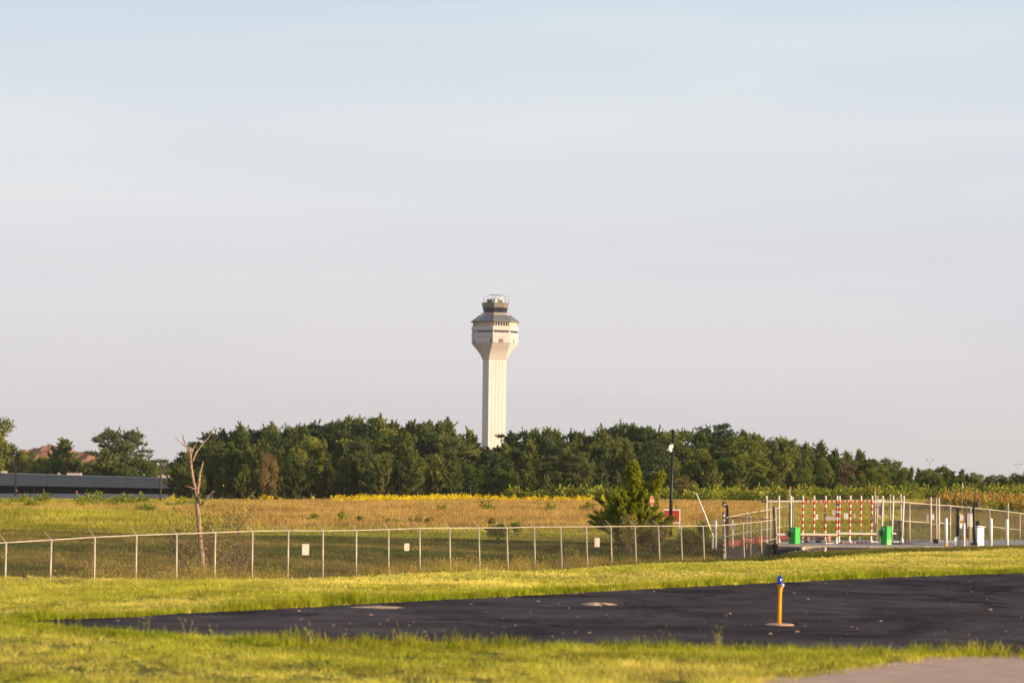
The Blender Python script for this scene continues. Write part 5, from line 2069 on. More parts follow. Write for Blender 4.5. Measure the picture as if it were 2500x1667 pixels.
for j in range(len(pC) - 1):
    rail('top_rail', [tpc[j], tpc[j + 1]], 0.04, M['galv'], fc)
    chain_part(bsc[j], bsc[j + 1], tpc[j].z - bsc[j].z, tpc[j + 1].z - bsc[j + 1].z, fc, sp=0.09, w=0.006)
for (pa, ya, Da), (pb, yb, Db) in (((2208, 1271.5, 179), (2271, 1275.5, 192)), ((2273, 1279, 192.4), (2291, 1279.5, 196)), ((2293, 1276, 196), (2319, 1278, 202)), ((2423, 1285.5, 225), (2490, 1293, 242))):
    rail('middle_rail', [at(pa, ya, Da), at(pb, yb, Db)], 0.035, M['galv'], fc)
for k in range(3):
    mb = MB()
    for j in range(1, len(pC) - 1):
        a = tpc[j] + Vector((-0.12, 0.07, 0.11)) * (k + 1)
        b_ = tpc[j + 1] + Vector((-0.12, 0.07, 0.11)) * (k + 1)
        mb.tube([a, (a + b_) / 2 - Vector((0, 0, 0.03)), b_], 0.006, 3, cap=False)
    part('barbed_wire', mb, M['wire'], fc)


# ------------------------------------------------------------------ road slab, headwall, stones
ZS = at(2050, 1328.5, 176.5).z
mb = MB()
x0 = at(1868, 1330, 176).x
mb.v = []
front = [(1899, 174.6), (1960, 174.4), (2010, 174.2), (2120, 174.0), (2250, 174.2), (2381, 174.8), (2450, 178), (2560, 184)]
back = [(2560, 206), (2400, 204), (2200, 203), (2000, 200), (1880, 196)]
ring_ = [(at(p, 1330, d).x, d) for p, d in front + back]
nn_ = len(ring_)
mb.v = [(x, y, ZS) for x, y in ring_] + [(x, y, ZS - 0.75) for x, y in ring_]
mb.f = [tuple(range(nn_))] + [(i, nn_ + i, nn_ + (i + 1) % nn_, (i + 1) % nn_) for i in range(nn_)]
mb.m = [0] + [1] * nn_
o = mb.build('access_road', [M['slab'], M['slabside']], origin=(0, 0, 0))
tag(o, 'raised grey road slab under the sliding gate', kind='structure')
# light kerb lip on the slab edge
mb = MB()
for (pa, da), (pb, db) in zip(front[:-1], front[1:]):
    A = at(pa, 1330, da)
    B = at(pb, 1330, db)
    L_ = math.hypot(B.x - A.x, db - da)
    mb.box(((A.x + B.x) / 2, (da + db) / 2 - 0.06, ZS - 0.07), (L_ - 0.02, 0.12, 0.16), math.atan2(db - da, B.x - A.x))
o = mb.build('kerb', M['slab'], origin=(0, 0, 0))
tag(o, 'pale kerb along the front edge of the road slab', kind='structure')
# concrete headwall
hw = thing('culvert_headwall', tuple(base_at(1985, 173.6)), 'sunlit concrete culvert headwall under the road slab edge', 'headwall')
mb = MB()
pts = [at(1960, 1331.5, 173.6), at(2012, 1331.5, 173.6), at(2006, 1341, 173.6), at(1963, 1341, 173.6)]
for dy in (0, 0.35):
    mb.v += [(p.x, p.y + dy, p.z - 0.02 if i_ < 2 else p.z - 0.25) for i_, p in enumerate(pts)]
mb.f = [(3, 2, 1, 0), (4, 5, 6, 7), (0, 1, 5, 4), (1, 2, 6, 5), (2, 3, 7, 6), (3, 0, 4, 7)]
mb.m = [0] * 6
part('wall', mb, M['headwall'], hw)
for s in (-1, 1):
    mb = MB()
    p = at(1985 + s * 25, 1338, 173.3)
    mb.box((p.x, p.y, p.z - 0.2), (0.12, 0.5, 0.55), s * 0.5)
    part('wing', mb, M['headwall'], hw)


# riprap
def stones(name, n, pxr, dr, sz, seed, label, m):
    r = np.random.default_rng(seed)
    V = []
    ico = [(-1, 0, .2), (0, -1, .1), (1, 0, 0), (0, 1, .1), (.2, .1, .8), (.1, -.1, -.7)]
    fc_ = [(0, 1, 4), (1, 2, 4), (2, 3, 4), (3, 0, 4), (1, 0, 5), (2, 1, 5), (3, 2, 5), (0, 3, 5)]
    for i in range(n):
        px = r.uniform(*pxr)
        D = r.uniform(*dr)
        b0 = base_at(px, D)
        s = sz * r.uniform(0.4, 1.3)
        a = r.uniform(0, 6.28)
        vs = []
        for v in ico:
            q_ = np.array(v) * s * r.uniform(0.7, 1.2, 3)
            vs.append((b0.x + q_[0] * math.cos(a) - q_[1] * math.sin(a), D + q_[0] * math.sin(a) + q_[1] * math.cos(a), b0.z + q_[2] + s * 0.3))
        for f_ in fc_:
            V += [vs[k] for k in f_]
    o_ = addobj(name, np_mesh(name, np.array(V), 3, m))
    tag(o_, label, 'stones', kind='stuff')


stones('riprap', 900, (1780, 1972), (164, 179), 0.13, 8, 'grey and white broken stones below the corner of the fence and gate', M['stone'])
stones('clods', 500, (1980, 2480), (150, 173), 0.10, 9, 'brown clods and stones on the bare bank in front of the road slab', M['tan'])


# ------------------------------------------------------------------ the sliding gate with striped tape
def striped(mb, A, B, r_, n, start=0, seg=8):
    A = Vector(A)
    B = Vector(B)
    for s in range(n):
        mb.tube([A.lerp(B, s / n), A.lerp(B, (s + 1) / n)], r_, seg, (s + start) % 2)


def gate_leaf(label, ups, yt, yb, Dg, stripe, rails, group, panels=True):
    b0 = at(ups[0], yb, Dg)
    t_ = thing('sliding_gate', (b0.x, Dg, ZS), label, 'gate', group)
    for px in ups:
        lean = -0.0185 * (px - 1930) / 100
        xb = px - (px - 1880) / 320 * 4.2
        T = at(px, 1209.5, Dg)
        Rr = at(px, yt, Dg)
        B = at(xb, yb, Dg)
        mb = MB()
        mb.tube([Rr, T], 0.055, 8, 0)
        if stripe[0] - 2 <= px <= stripe[1] + 2:
            striped(mb, B, Rr, 0.060, 13, 1)
        else:
            mb.tube([B, Rr], 0.055, 8, 0)
        part('upright', mb, [M['offwhite'], M['red']], t_, True)
        mb = MB()
        mb.lathe((B.x, B.y - 0.02, B.z - 0.02), [(0.11, 0), (0.09, 0.12), (0.05, 0.3)], 8)
        part('foot_bracket', mb, M['offwhite'], t_)
    for name, pa, pb, y_, r_, st in rails:
        mb = MB()
        if st:
            n_ = max(3, int(abs(pb - pa) / 5.0))
            striped(mb, at(pa, y_, Dg), at(pb, y_, Dg), r_, n_, 0)
        else:
            mb.tube([at(pa, y_, Dg), at(pb, y_, Dg)], r_, 8)
        part(name, mb, [M['offwhite'], M['red']], t_)
    for pa, pb in zip(ups[:-1], ups[1:]):
        A = at(pa - (pa - 1880) / 320 * 4.2, yb, Dg)
        B = at(pb - (pb - 1880) / 320 * 4.2, yb, Dg)
        chain_part(A, B, at(pa, yt, Dg).z - A.z, at(pb, yt, Dg).z - B.z, t_, sp=0.08)
    mb = MB()
    for k in range(3):
        y_ = 1211 + k * 4
        mb.tube([at(ups[0], y_, Dg), at(ups[-1], y_, Dg)], 0.006, 3)
    part('barbed_wire', mb, M['wire'], t_)
    return t_


gg = 'leaves of the sliding gate'
gA = gate_leaf('left leaf of the white sliding gate with red-striped right half', [1871.5, 1902, 1931.5, 1960.5, 1988, 2016, 2044], 1223.5, 1325.5, 178, (1955, 2046),
               [('top_rail', 1871.5, 1960, 1223.5, 0.055, False), ('top_rail', 1960, 2044, 1223.8, 0.05, True), ('bottom_rail', 1875, 2043, 1326, 0.05, False)], gg)
gB = gate_leaf('right leaf of the white sliding gate with red-striped left half', [2050, 2076.5, 2102.5, 2129.5, 2155.5, 2181, 2206.5], 1223.8, 1322.5, 178.6, (2048, 2131),
               [('top_rail', 2050, 2130, 1223.0, 0.05, True), ('top_rail', 2130, 2206.5, 1225.0, 0.055, False), ('bottom_rail', 2046, 2126, 1323.5, 0.05, True), ('bottom_rail', 2126, 2143, 1322.6, 0.05, False), ('bottom_rail', 2179, 2205, 1322, 0.05, False)], gg)
for nm, px, py, r_ in (('latch', 2047, 1232, 0.10), ('latch', 2046, 1254, 0.08)):
    mb = MB()
    p = at(px, py, 177.9)
    mb.box((p.x, p.y, p.z), (r_ * 1.6, 0.12, r_ * 1.6))
    part(nm, mb, M['darkgrey'], gA)
mb = MB()
p = at(1870, 1223.5, 178)
mb.box((p.x - 0.12, p.y, p.z), (0.32, 0.22, 0.14))
part('roller', mb, M['darkgrey'], gA)

# tall posts carrying the gate, behind it
for px, D, yt, lb in ((2137, 180.6, 1212, 'left tall post of the pair behind the right gate leaf'), (2142, 181.2, 1214, 'slim tall post just left of the tan cabinet'), (2173.5, 181, 1209, 'dark-sided tall post right of the tan cabinet'), (2199, 180.4, 1208.5, 'tall thick post behind the right end of the gate')):
    b0 = base_at(px, D)
    t_ = thing('gate_post', (b0.x, D, ZS), lb, 'post', 'steel posts behind the sliding gate')
    mb = MB()
    tp = at(px, yt, D)
    mb.tube([(b0.x - 0.02 * 1, D, ZS), (tp.x, D, tp.z)], 0.075 if px > 2190 else 0.045, 10)
    part('pipe', mb, M['galv'], t_, True)
    mb = MB()
    mb.lathe((tp.x, D, tp.z), [(0.08, 0), (0.08, 0.03), (0.03, 0.09)], 8)
    part('cap', mb, M['galv'], t_)

# dark windscreen panel
pa, pb = at(2170, 1323, 180), at(2203, 1323, 180)
scr = thing('windscreen', (pa.x, 180, ZS), 'dark blue-green see-through screen sheet at the right end of the gate', 'screen')
mb = MB()
zt = at(2186, 1271, 180).z
nst = 44
for k in range(nst):
    f_ = (k + 0.5) / nst
    mb.box((pa.x + (pb.x - pa.x) * f_, 180, (ZS + zt) / 2), ((pb.x - pa.x) / nst * 0.62, 0.006, zt - ZS))
o = part('woven_sheet', mb, M['screen'], scr)
mb = MB()
mb.box(((pa.x + pb.x) / 2, 180.02, zt), (pb.x - pa.x, 0.03, 0.04))
part('hem', mb, M['screen'], scr)


# signs on the gate
def plate(px, py, w_, h_, D, label, m='plate', lines=0, group='small signs on the sliding gate', name='gate_sign'):
    k = D / F
    p = at(px, py, D)
    t_ = thing(name, (p.x, D, p.z - h_ * k / 2), label, 'sign', group)
    mb = MB()
    mb.box((p.x, D, p.z), (w_ * k, 0.015, h_ * k))
    part('plate', mb, M[m], t_)
    if lines:
        for j in range(lines):
            mb = MB()
            f_ = (j + 0.7) / (lines + 0.4)
            wl = w_ * k * (0.72 - 0.12 * (j % 2))
            mb.box((p.x, D - 0.012, p.z + h_ * k * (0.5 - f_)), (wl, 0.004, h_ * k * 0.07))
            part('print_line', mb, M['darkgrey'], t_)
    mb = MB()
    for s in (-1, 1):
        mb.box((p.x, D - 0.012, p.z + s * h_ * k * 0.44), (0.03, 0.012, 0.03))
    part('bolts', mb, M['cabgrey'], t_)
    return t_


plate(1994, 1261.5, 5.5, 13, 177.7, 'small white upright sign on the left gate leaf', 'white', 1)
plate(2028, 1265, 25, 9.5, 177.75, 'long beige sign board beside the middle of the gate')
plate(2035.5, 1250.5, 9, 13, 177.72, 'beige square sign above the long beige board')
plate(2065.5, 1259.5, 10, 14.5, 178.3, 'white printed sign with dark lines on the right gate leaf', 'white', 4)
plate(2086.5, 1259, 4.5, 12, 178.3, 'narrow beige sign right of the white printed sign')
plate(2264.5, 1264, 5.5, 19, 191.7, 'white upright plate left of the tall fence post', 'white', 0, 'plates beside the tall fence posts')
plate(2277, 1261.5, 6.5, 13, 192.0, 'white plate right of the tall fence post', 'white', 2, 'plates beside the tall fence posts')


# ------------------------------------------------------------------ green barrier operators
def operator(pxl, pxc, pxr, yt, yb, D, label, arm, lower):
    k = D / F
    c = at(pxc, yb, D)
    sw = (pxr - pxl) * k / 2 / math.cos(R(45))
    h = at(pxc, yt, D).z - ZS
    cx = at((pxl + pxr) / 2, yb, D + 0.35).x
    t_ = thing('barrier_operator', (cx, D + 0.35, ZS), label, 'barrier', 'green barrier cabinets at the gate', rz=0)
    cb = MB()
    cb.box((cx, D + 0.35, ZS + 0.03 + (h - 0.1) / 2), (sw - 0.02, sw - 0.02, h - 0.16), R(45))
    part('cabinet', cb, M['green'], t_)
    for q_ in range(4):
        an = R(45) + q_ * math.pi / 2
        nx_, ny_ = math.cos(an), math.sin(an)
        pb_ = MB()
        pcx, pcy = cx + nx_ * (sw / 2), D + 0.35 + ny_ * (sw / 2)
        if lower and nx_ > 0 and ny_ < 0:
            pb_.box((pcx, pcy, ZS + h * 0.16), (0.012, sw - 0.03, h * 0.28), an)
            part('cabinet_panel', pb_, M['green2'], t_)['label'] = 'pale green lower panel'
            pb_ = MB()
            pb_.box((pcx, pcy, ZS + h * 0.64), (0.012, sw - 0.03, h * 0.64), an)
            part('cabinet_panel', pb_, M['green'], t_)
        else:
            pb_.box((pcx, pcy, ZS + h * 0.49), (0.012, sw - 0.03, h * 0.94), an)
            part('cabinet_panel', pb_, M['green'], t_)
    lid = MB()
    lid.box((cx, D + 0.35, ZS + h - 0.02), (sw + 0.03, sw + 0.03, 0.04), R(45))
    part('lid', lid, M['green'], t_)
    an = R(225)
    for j, w_ in enumerate((0.16, 0.12, 0.18)):
        lb_ = MB()
        ox = cx + math.cos(an) * (sw / 2 + 0.009)
        oy = D + 0.35 + math.sin(an) * (sw / 2 + 0.009)
        lb_.box((ox, oy, ZS + h * (0.9 - 0.06 * j)), (0.004, w_, 0.04), an)
        part('print_mark', lb_, M['white'], t_)
    for pa, pb, y_, th_ in arm:
        A = at(pa, y_, D + 0.35)
        B = at(pb, y_, D + 0.35)
        ab = MB()
        ab.box(((A.x + B.x) / 2, D + 0.32, (A.z + B.z) / 2), (B.x - A.x, 0.09, th_ * k))
        part('boom_arm' if abs(pb - pa) > 60 else 'counterweight', ab, M['offwhite'], t_)
    hb = MB()
    p = at(pxl - 1, (yt + yb) / 2 - 5, D + 0.3)
    hb.box((p.x, p.y, p.z), (0.12, 0.2, 0.32))
    part('arm_hub', hb, M['darkgrey'], t_)


operator(1926, 1940, 1953.5, 1287, 1331.5, 175.4, 'green barrier cabinet standing by the left leaf of the gate', [(1954, 2045, 1304, 4.6), (1896, 1925, 1303.8, 4.4)], False)
operator(2150, 2163, 2176.5, 1284.3, 1327, 175.6, 'green barrier cabinet with a pale lower panel by the right leaf of the gate', [(2047, 2149, 1302, 4.6), (2177, 2188, 1301.8, 4.0)], True)


# ------------------------------------------------------------------ bollards
def bollard(px, yt, yb, D, label, rust=False, r_=0.105):
    p = at(px, yb, D)
    z0 = ZS if px > 1800 else base_at(px, D).z
    t_ = thing('bollard', (p.x, D, z0), label, 'bollard', 'white bollards by the gate')
    h = at(px, yt, D).z - z0
    mb = MB()
    mb.lathe((p.x, D, z0 + (0.1 if rust else 0.0)), [(r_, 0), (r_, h - 0.1 - r_ * .9), (r_ * .9, h - r_ * .55 - (0.1 if rust else 0)), (r_ * .55, h - r_ * .18 - (0.1 if rust else 0)), (0.01, h - (0.1 if rust else 0))], 16)
    part('post', mb, M['white'], t_, True)
    mb = MB()
    mb.lathe((p.x, D, z0), [(r_ + 0.004, 0), (r_ + 0.004, 0.12)], 16)
    part('foot', mb, M['yellow'] if rust else M['offwhite'], t_)
    return t_


bollard(1747, 1268.5, 1323, 186, 'white bollard left of the gate behind the fence by the leaning arm')
bollard(2309.5, 1263.5, 1329, 176.2, 'white bollard with a yellow foot left of the control cabinets', True)
bollard(2353.5, 1276, 1332, 175.2, 'slim shorter white bollard in front of the control cabinets', False, 0.075)
bollard(2419, 1264, 1331, 175.8, 'white bollard right of the white cabinet, second from the right edge', False, 0.11)
bollard(2458.5, 1266.5, 1329, 178.5, 'rightmost white bollard by the right fence', False, 0.115)

# leaning raised barrier arm
b0 = base_at(1743.5, 187)
t_ = thing('raised_barrier_arm', tuple(b0), 'thin white barrier arm raised at a slant behind the fence', 'barrier')
mb = MB()
mb.tube([at(1744, 1317, 187), at(1721, 1256, 187), at(1699.5, 1203, 187)], [0.05, 0.05, 0.042], 8)
part('arm', mb, M['white'], t_, True)
mb = MB()
p = at(1744, 1317, 187)
mb.box((p.x, 187.05, (p.z + b0.z) / 2), (0.3, 0.25, max(0.3, p.z - b0.z + 0.2)))
part('pivot_box', mb, M['cabgrey'], t_)

# floodlight on black post behind the corner
b0 = base_at(1776, 183)
t_ = thing('floodlight', tuple(b0), 'black square floodlight on a black post behind the fence corner', 'floodlight')
mb = MB()
tp = at(1775.5, 1234, 183)
mb.tube([(b0.x, 183, b0.z), (tp.x, 183, tp.z)], 0.085, 8)
part('post', mb, M['black'], t_, True)
mb = MB()
p = at(1768.5, 1230.5, 182.9)
mb.box((p.x, 182.9, p.z), (0.27, 0.2, 0.29))
part('lamp_housing', mb, M['black'], t_)
mb = MB()
mb.box((p.x + 0.01, 182.79, p.z - 0.01), (0.13, 0.012, 0.13))
part('lamp_glass', mb, M['cabgrey'], t_)
mb = MB()
mb.box(((p.x + tp.x) / 2 + 0.03, 182.95, tp.z - 0.06), (0.2, 0.06, 0.06))
part('bracket', mb, M['black'], t_)

# back of a sign on a post behind the mesh
b0 = base_at(1788.5, 184)
t_ = thing('sign_board', tuple(b0), 'pale board on a white post seen from behind through the corner fence', 'sign')
mb = MB()
mb.tube([tuple(b0), at(1788.5, 1269, 184)], 0.06, 8)
part('post', mb, M['offwhite'], t_, True)
mb = MB()
p = at(1790, 1284.5, 183.85)
mb.box((p.x, p.y, p.z), (0.32, 0.02, 0.48))
part('board', mb, M['plate'], t_)

# lamp post
D = 205
b0 = base_at(1636.5, D)
t_ = thing('lamp_post', tuple(b0), 'tall dark pole with a white bell-shaped lamp beside the lone cedar', 'lamp post')
tp = at(1643.3, 1048, D)
mb = MB()
mb.tube([tuple(b0), at(1638.5, 1215, D), tuple(tp)], [0.135, 0.115, 0.09], 10)
part('pole', mb, M['black'], t_, True)
p = at(1634.5, 1093, D - 0.1)
mb = MB()
mb.lathe((p.x, p.y, p.z - 0.2), [(0.22, 0), (0.23, 0.03), (0.16, 0.12), (0.10, 0.22), (0.09, 0.34), (0.03, 0.38)], 14)
part('lamp_shade', mb, M['white'], t_, True)
mb = MB()
mb.lathe((p.x + 0.03, p.y, p.z - 0.31), [(0.05, 0), (0.13, 0.04), (0.14, 0.105)], 12)
part('lens', mb, M['offwhite'], t_, True)
mb = MB()
q_ = at(1641.6, 1088, D)
mb.tube([(p.x, p.y, p.z + 0.12), (p.x + 0.1, p.y, p.z + 0.24), (q_.x, q_.y, q_.z)], 0.045, 6)
mb.box((q_.x - 0.02, q_.y - 0.06, q_.z - 0.03), (0.16, 0.16, 0.30))
part('bracket', mb, M['white'], t_)

# stop sign half hidden by the cedar
D = 186.5
p = at(1592, 1223, D)
b0 = base_at(1593, D)
t_ = thing('stop_sign', (p.x, D, b0.z), 'red stop sign turned edgewise in front of the lone cedar', 'sign')
mb = MB()
mb.tube([(p.x, D + 0.06, b0.z), (p.x, D + 0.06, p.z + 0.36)], 0.03, 6)
part('post', mb, M['polewood'], t_)
ang = R(64)
ax_ = Vector((math.cos(ang), math.sin(ang), 0))
nr = Vector((math.sin(ang), -math.cos(ang), 0))


def octo(rad, off_, mi, mb):
    n = len(mb.v)
    for s, o_ in ((0, off_), (1, off_ - 0.006)):
        for k in range(8):
            a = R(22.5) + k * math.pi / 4
            v = Vector((p.x, D, p.z)) + ax_ * rad * math.cos(a) + Vector((0, 0, rad * math.sin(a))) + nr * o_
            mb.v.append(tuple(v))
    mb.f.append(tuple(n + k for k in range(8)))
    mb.m.append(mi)
    mb.f.append(tuple(n + 8 + k for k in reversed(range(8))))
    mb.m.append(mi)
    for k in range(8):
        k2 = (k + 1) % 8
        mb.f.append((n + k, n + 8 + k, n + 8 + k2, n + k2))
        mb.m.append(mi)


mb = MB()
octo(0.345, 0.0, 0, mb)
octo(0.32, 0.009, 1, mb)
part('face', mb, [M['white'], M['redpaint']], t_)
tcv = bpy.data.curves.new('lettering', 'FONT')
tcv.body = 'STOP'
tcv.size = 0.26
tcv.align_x = 'CENTER'
tcv.align_y = 'CENTER'
tcv.extrude = 0.003
tcv.materials.append(M['white'])
tmpo = bpy.data.objects.new('lettering', tcv)
C.objects.link(tmpo)
bpy.context.view_layer.update()
lme = bpy.data.meshes.new_from_object(tmpo)
bpy.data.objects.remove(tmpo)
to = bpy.data.objects.new('lettering', lme)
C.objects.link(to)
to.parent = t_
v = Vector((p.x, D, p.z)) + nr * 0.016 - t_.location
to.location = v
to.rotation_euler = (R(90), 0, ang)

# red board with white border beside the cedar
D = 215
t_ = thing('red_sign_board', tuple(base_at(1641, D)), 'red board with a white border partly behind the lone cedar', 'sign')
k = D / F
p = at(1640.5, 1259.5, D)
mb = MB()
mb.box((p.x, D, p.z), (41 * k, 0.03, 33 * k))
part('border', mb, M['white'], t_)
mb = MB()
mb.box((p.x, D - 0.03, p.z), (36 * k, 0.02, 28 * k))
part('panel', mb, M['redpaint'], t_)
for s in (-1, 1):
    mb = MB()
    mb.box((p.x + s * 19 * k, D + 0.05, (t_.location.z + p.z + 0.2) / 2), (0.09, 0.05, p.z - t_.location.z + 0.5))
    part('leg', mb, M['offwhite'], t_)
mb = MB()
q_ = at(1651.5, 1239, D)
mb.box((q_.x, D, q_.z), (0.07, 0.05, 0.28))
part('finial', mb, M['darkgrey'], t_)

# red-tipped masts behind the gate
for px, yt, yb, D, lb in ((1928.5, 1186, 1228, 180, 'thin red-tipped mast above the left gate leaf'), (2136.3, 1188.5, 1230, 182, 'thin red-tipped mast above the right gate leaf')):
    b0 = base_at(px, D)
    t_ = thing('marker_mast', (at(px, yb, D).x, D, ZS), lb, 'mast', 'red-tipped masts by the gate')
    mb = MB()
    A = at(px, yb, D)
    T = at(px, yt + 7, D)
    mb.tube([(A.x, D, ZS), (A.x, D, A.z)], 0.04, 6)
    part('post', mb, M['darkgrey'], t_)
    mb = MB()
    mb.tube([(A.x, D, A.z), (T.x, D, T.z)], 0.022, 6)
    part('rod', mb, M['offwhite'], t_)
    mb = MB()
    mb.lathe((T.x, D, T.z), [(0.045, 0), (0.055, 0.1), (0.03, 0.18)], 8)
    part('red_tip', mb, M['red'], t_)

# tan cabinet on posts behind the gate
D = 183
t_ = thing('tan_cabinet', (at(2147.5, 1320, D).x, D, ZS), 'tan metal cabinet with a white rounded top mounted high behind the right gate leaf', 'cabinet')
k = D / F
p = at(2148, 1242, D)
mb = MB()
mb.box((p.x, D, p.z), (22 * k, 0.4, 33 * k))
part('body', mb, M['tan'], t_)
mb = MB()
q_ = at(2148, 1222, D)
mb.v = []
for dy in (-0.24, 0.24):
    for dx, dz in ((-12, -3.5), (12, -3.5), (11.5, 1), (9.5, 3.5), (-9.5, 3.5), (-11.5, 1)):
        mb.v.append((q_.x + dx * k, D + dy, q_.z + dz * k))
mb.f = [(0, 1, 2, 3, 4, 5), (11, 10, 9, 8, 7, 6)] + [(i, 6 + i, 6 + (i + 1) % 6, (i + 1) % 6) for i in range(6)]
mb.m = [0] * 8
part('hood', mb, M['white'], t_)
mb = MB()
q_ = at(2151, 1259.5, D)
mb.box((q_.x, D - 0.22, q_.z), (23 * k, 0.03, 3.6 * k))
part('shelf', mb, M['offwhite'], t_)
for dx in (-9, 9):
    mb = MB()
    x_ = p.x + dx * k
    zt = p.z - 16.5 * k
    mb.box((x_, D + 0.1, (ZS + zt) / 2), (0.06, 0.06, zt - ZS))
    part('leg', mb, M['galv'], t_)


# ------------------------------------------------------------------ red barriers, drums and a cone behind the fence
def jersey(px, D, wpx, hpx, label, rz=0.0, col='redfade', z=None):
    b0 = base_at(px, D)
    k = D / F
    z = b0.z if z is None else z
    t_ = thing('traffic_barrier', (b0.x, D, z), label, 'barrier', 'faded red plastic barriers behind the gate', rz=rz)
    w_ = wpx * k / 2
    h = hpx * k
    pf = [(-0.26, 0), (0.26, 0), (0.26, h * .22), (0.11, h * .45), (0.08, h), (-0.08, h), (-0.11, h * .45), (-0.26, h * .22)]
    mb = MB()
    n = len(pf)
    mb.v = [(-w_, a, b) for a, b in pf] + [(w_, a, b) for a, b in pf]
    mb.f = [tuple(range(n)), tuple(reversed(range(n, 2 * n)))] + [(i, n + i, n + (i + 1) % n, (i + 1) % n) for i in range(n)]
    mb.m = [0] * len(mb.f)
    me = mb.mesh('body', M[col])
    addobj('body', me, t_)
    for s in (-0.5, 0.5):
        mb = MB()
        mb.box((w_ * s, -0.262, h * .12), (0.25, 0.02, h * .12))
        addobj('fork_slot', mb.mesh('fork_slot', M['darkgrey']), t_)


jersey(1792, 188, 34, 16, 'faded red barrier behind the fence corner, leftmost of the row', 0.1)
jersey(1826, 188.5, 34, 18, 'faded red barrier behind the fence corner, middle of the row', 0.05)
jersey(1862, 189, 32, 17, 'faded red barrier right of the orange cone', 0)
jersey(1912, 187, 30, 19, 'dark red barrier between the gate uprights left of the green cabinet', 0, z=ZS)


def drum(px, D, label, ht=0.55):
    p = at(px, 1320, D)
    t_ = thing('traffic_drum', (p.x, D, ZS), label, 'drum', 'faded red drums behind the left gate leaf')
    mb = MB()
    mb.lathe((0, 0, 0), [(0.19, 0), (0.17, ht * .9), (0.13, ht)], 14)
    me = mb.mesh('body', M['redfade'])
    o_ = addobj('body', me, t_)
    for p_ in me.polygons:
        p_.use_smooth = len(p_.vertices) == 4
    for z_ in (0.3, 0.62):
        mb = MB()
        mb.lathe((0, 0, ht * z_), [(0.192, 0), (0.188, 0.07)], 14)
        addobj('band', mb.mesh('band', M['plate']), t_)
    mb = MB()
    mb.lathe((0, 0, 0), [(0.27, 0), (0.26, 0.06)], 14)
    addobj('base', mb.mesh('base', M['black']), t_)


drum(1972, 181, 'faded red drum behind the left gate leaf, leftmost of three', 0.42)
drum(1998, 181.3, 'faded red drum behind the left gate leaf, middle of three', 0.5)
drum(2021, 181, 'faded red drum behind the left gate leaf, rightmost of three', 0.5)
b0 = base_at(1853, 186)
t_ = thing('traffic_cone', tuple(b0), 'bright orange cone in front of the faded red barriers', 'cone')
mb = MB()
mb.lathe((0, 0, 0.04), [(0.13, 0), (0.09, 0.3), (0.03, 0.62)], 12)
addobj('cone', mb.mesh('cone', M['orange']), t_)
mb = MB()
mb.box((0, 0, 0.02), (0.36, 0.36, 0.04))
addobj('base', mb.mesh('base', M['orange']), t_)
b0 = base_at(1859.5, 186.5)
t_ = thing('junction_box', tuple(b0), 'small pale box on a stake beside the orange cone', 'box')
mb = MB()
mb.box((0, 0, 0.52), (0.13, 0.1, 0.2))
addobj('box', mb.mesh('box', M['plate']), t_)
mb = MB()
mb.tube([(0, 0, 0), (0, 0, 0.42)], 0.02, 5)
addobj('stake', mb.mesh('stake', M['galv']), t_)


# ------------------------------------------------------------------ control cabinets on the right
def boxat(mb, pl, pr, yt, yb, D, dep, mi=0, rz=0):
    A = at(pl, (yt + yb) / 2, D)
    B = at(pr, (yt + yb) / 2, D)
    zt = at((pl + pr) / 2, yt, D).z
    zb = at((pl + pr) / 2, yb, D).z
    mb.box(((A.x + B.x) / 2, D + dep / 2, (zt + zb) / 2), (B.x - A.x, dep, zt - zb), rz, mi)


D = 178
t_ = thing('black_pillar', (at(2337.5, 1320, D).x, D, ZS), 'tall black pillar box left of the rusty control rack', 'cabinet')
mb = MB()
boxat(mb, 2335, 2341, 1253, 1308, D, 0.2)
part('body', mb, M['black'], t_)
mb = MB()
boxat(mb, 2336.5, 2341, 1239.5, 1252.9, D, 0.15)
part('top_box', mb, M['black'], t_)
mb = MB()
p = at(2338, 1308, D)
mb.box((p.x, D + 0.1, (ZS + p.z) / 2), (0.1, 0.1, p.z - ZS))
part('post', mb, M['offwhite'], t_)

t_ = thing('control_rack', (at(2349, 1320, D).x, D, ZS), 'rusty orange rack holding white control boxes with cables below', 'cabinet')
mb = MB()
for px in (2342.3, 2355.5):
    mb2 = MB()
    x_ = at(px, 1290, D).x
    zt = at(px, 1253, D).z
    mb2.box((x_, D + 0.12, (ZS + zt) / 2), (0.05, 0.05, zt - ZS))
    part('leg', mb2, M['galv'], t_)
for px in (2345.5, 2349.5):
    mb2 = MB()
    x_ = at(px, 1290, D).x
    zt = at(px, 1292, D).z
    mb2.box((x_, D + 0.2, (ZS + zt) / 2), (0.035, 0.035, zt - ZS))
    part('conduit', mb2, M['galv'], t_)
mb = MB()
boxat(mb, 2342.5, 2356, 1253, 1290, D + 0.15, 0.12)
part('backboard', mb, M['rust'], t_)
for a, b_, y0, y1, m in ((2343, 2348.5, 1256.5, 1270.5, 'offwhite'), (2349, 2352.3, 1256.5, 1270.5, 'offwhite'), (2343, 2348.5, 1276.5, 1290, 'white'), (2349.2, 2352.3, 1276.5, 1284, 'offwhite')):
    mb = MB()
    boxat(mb, a, b_, y0, y1, D, 0.14)
    part('control_box', mb, M[m], t_)
mb = MB()
boxat(mb, 2342, 2356.5, 1271.2, 1275.4, D + 0.1, 0.04)
boxat(mb, 2343, 2362, 1311, 1315, D + 0.1, 0.06)
part('cross_rail', mb, M['rust'], t_)
mb = MB()
rc = random.Random(4)
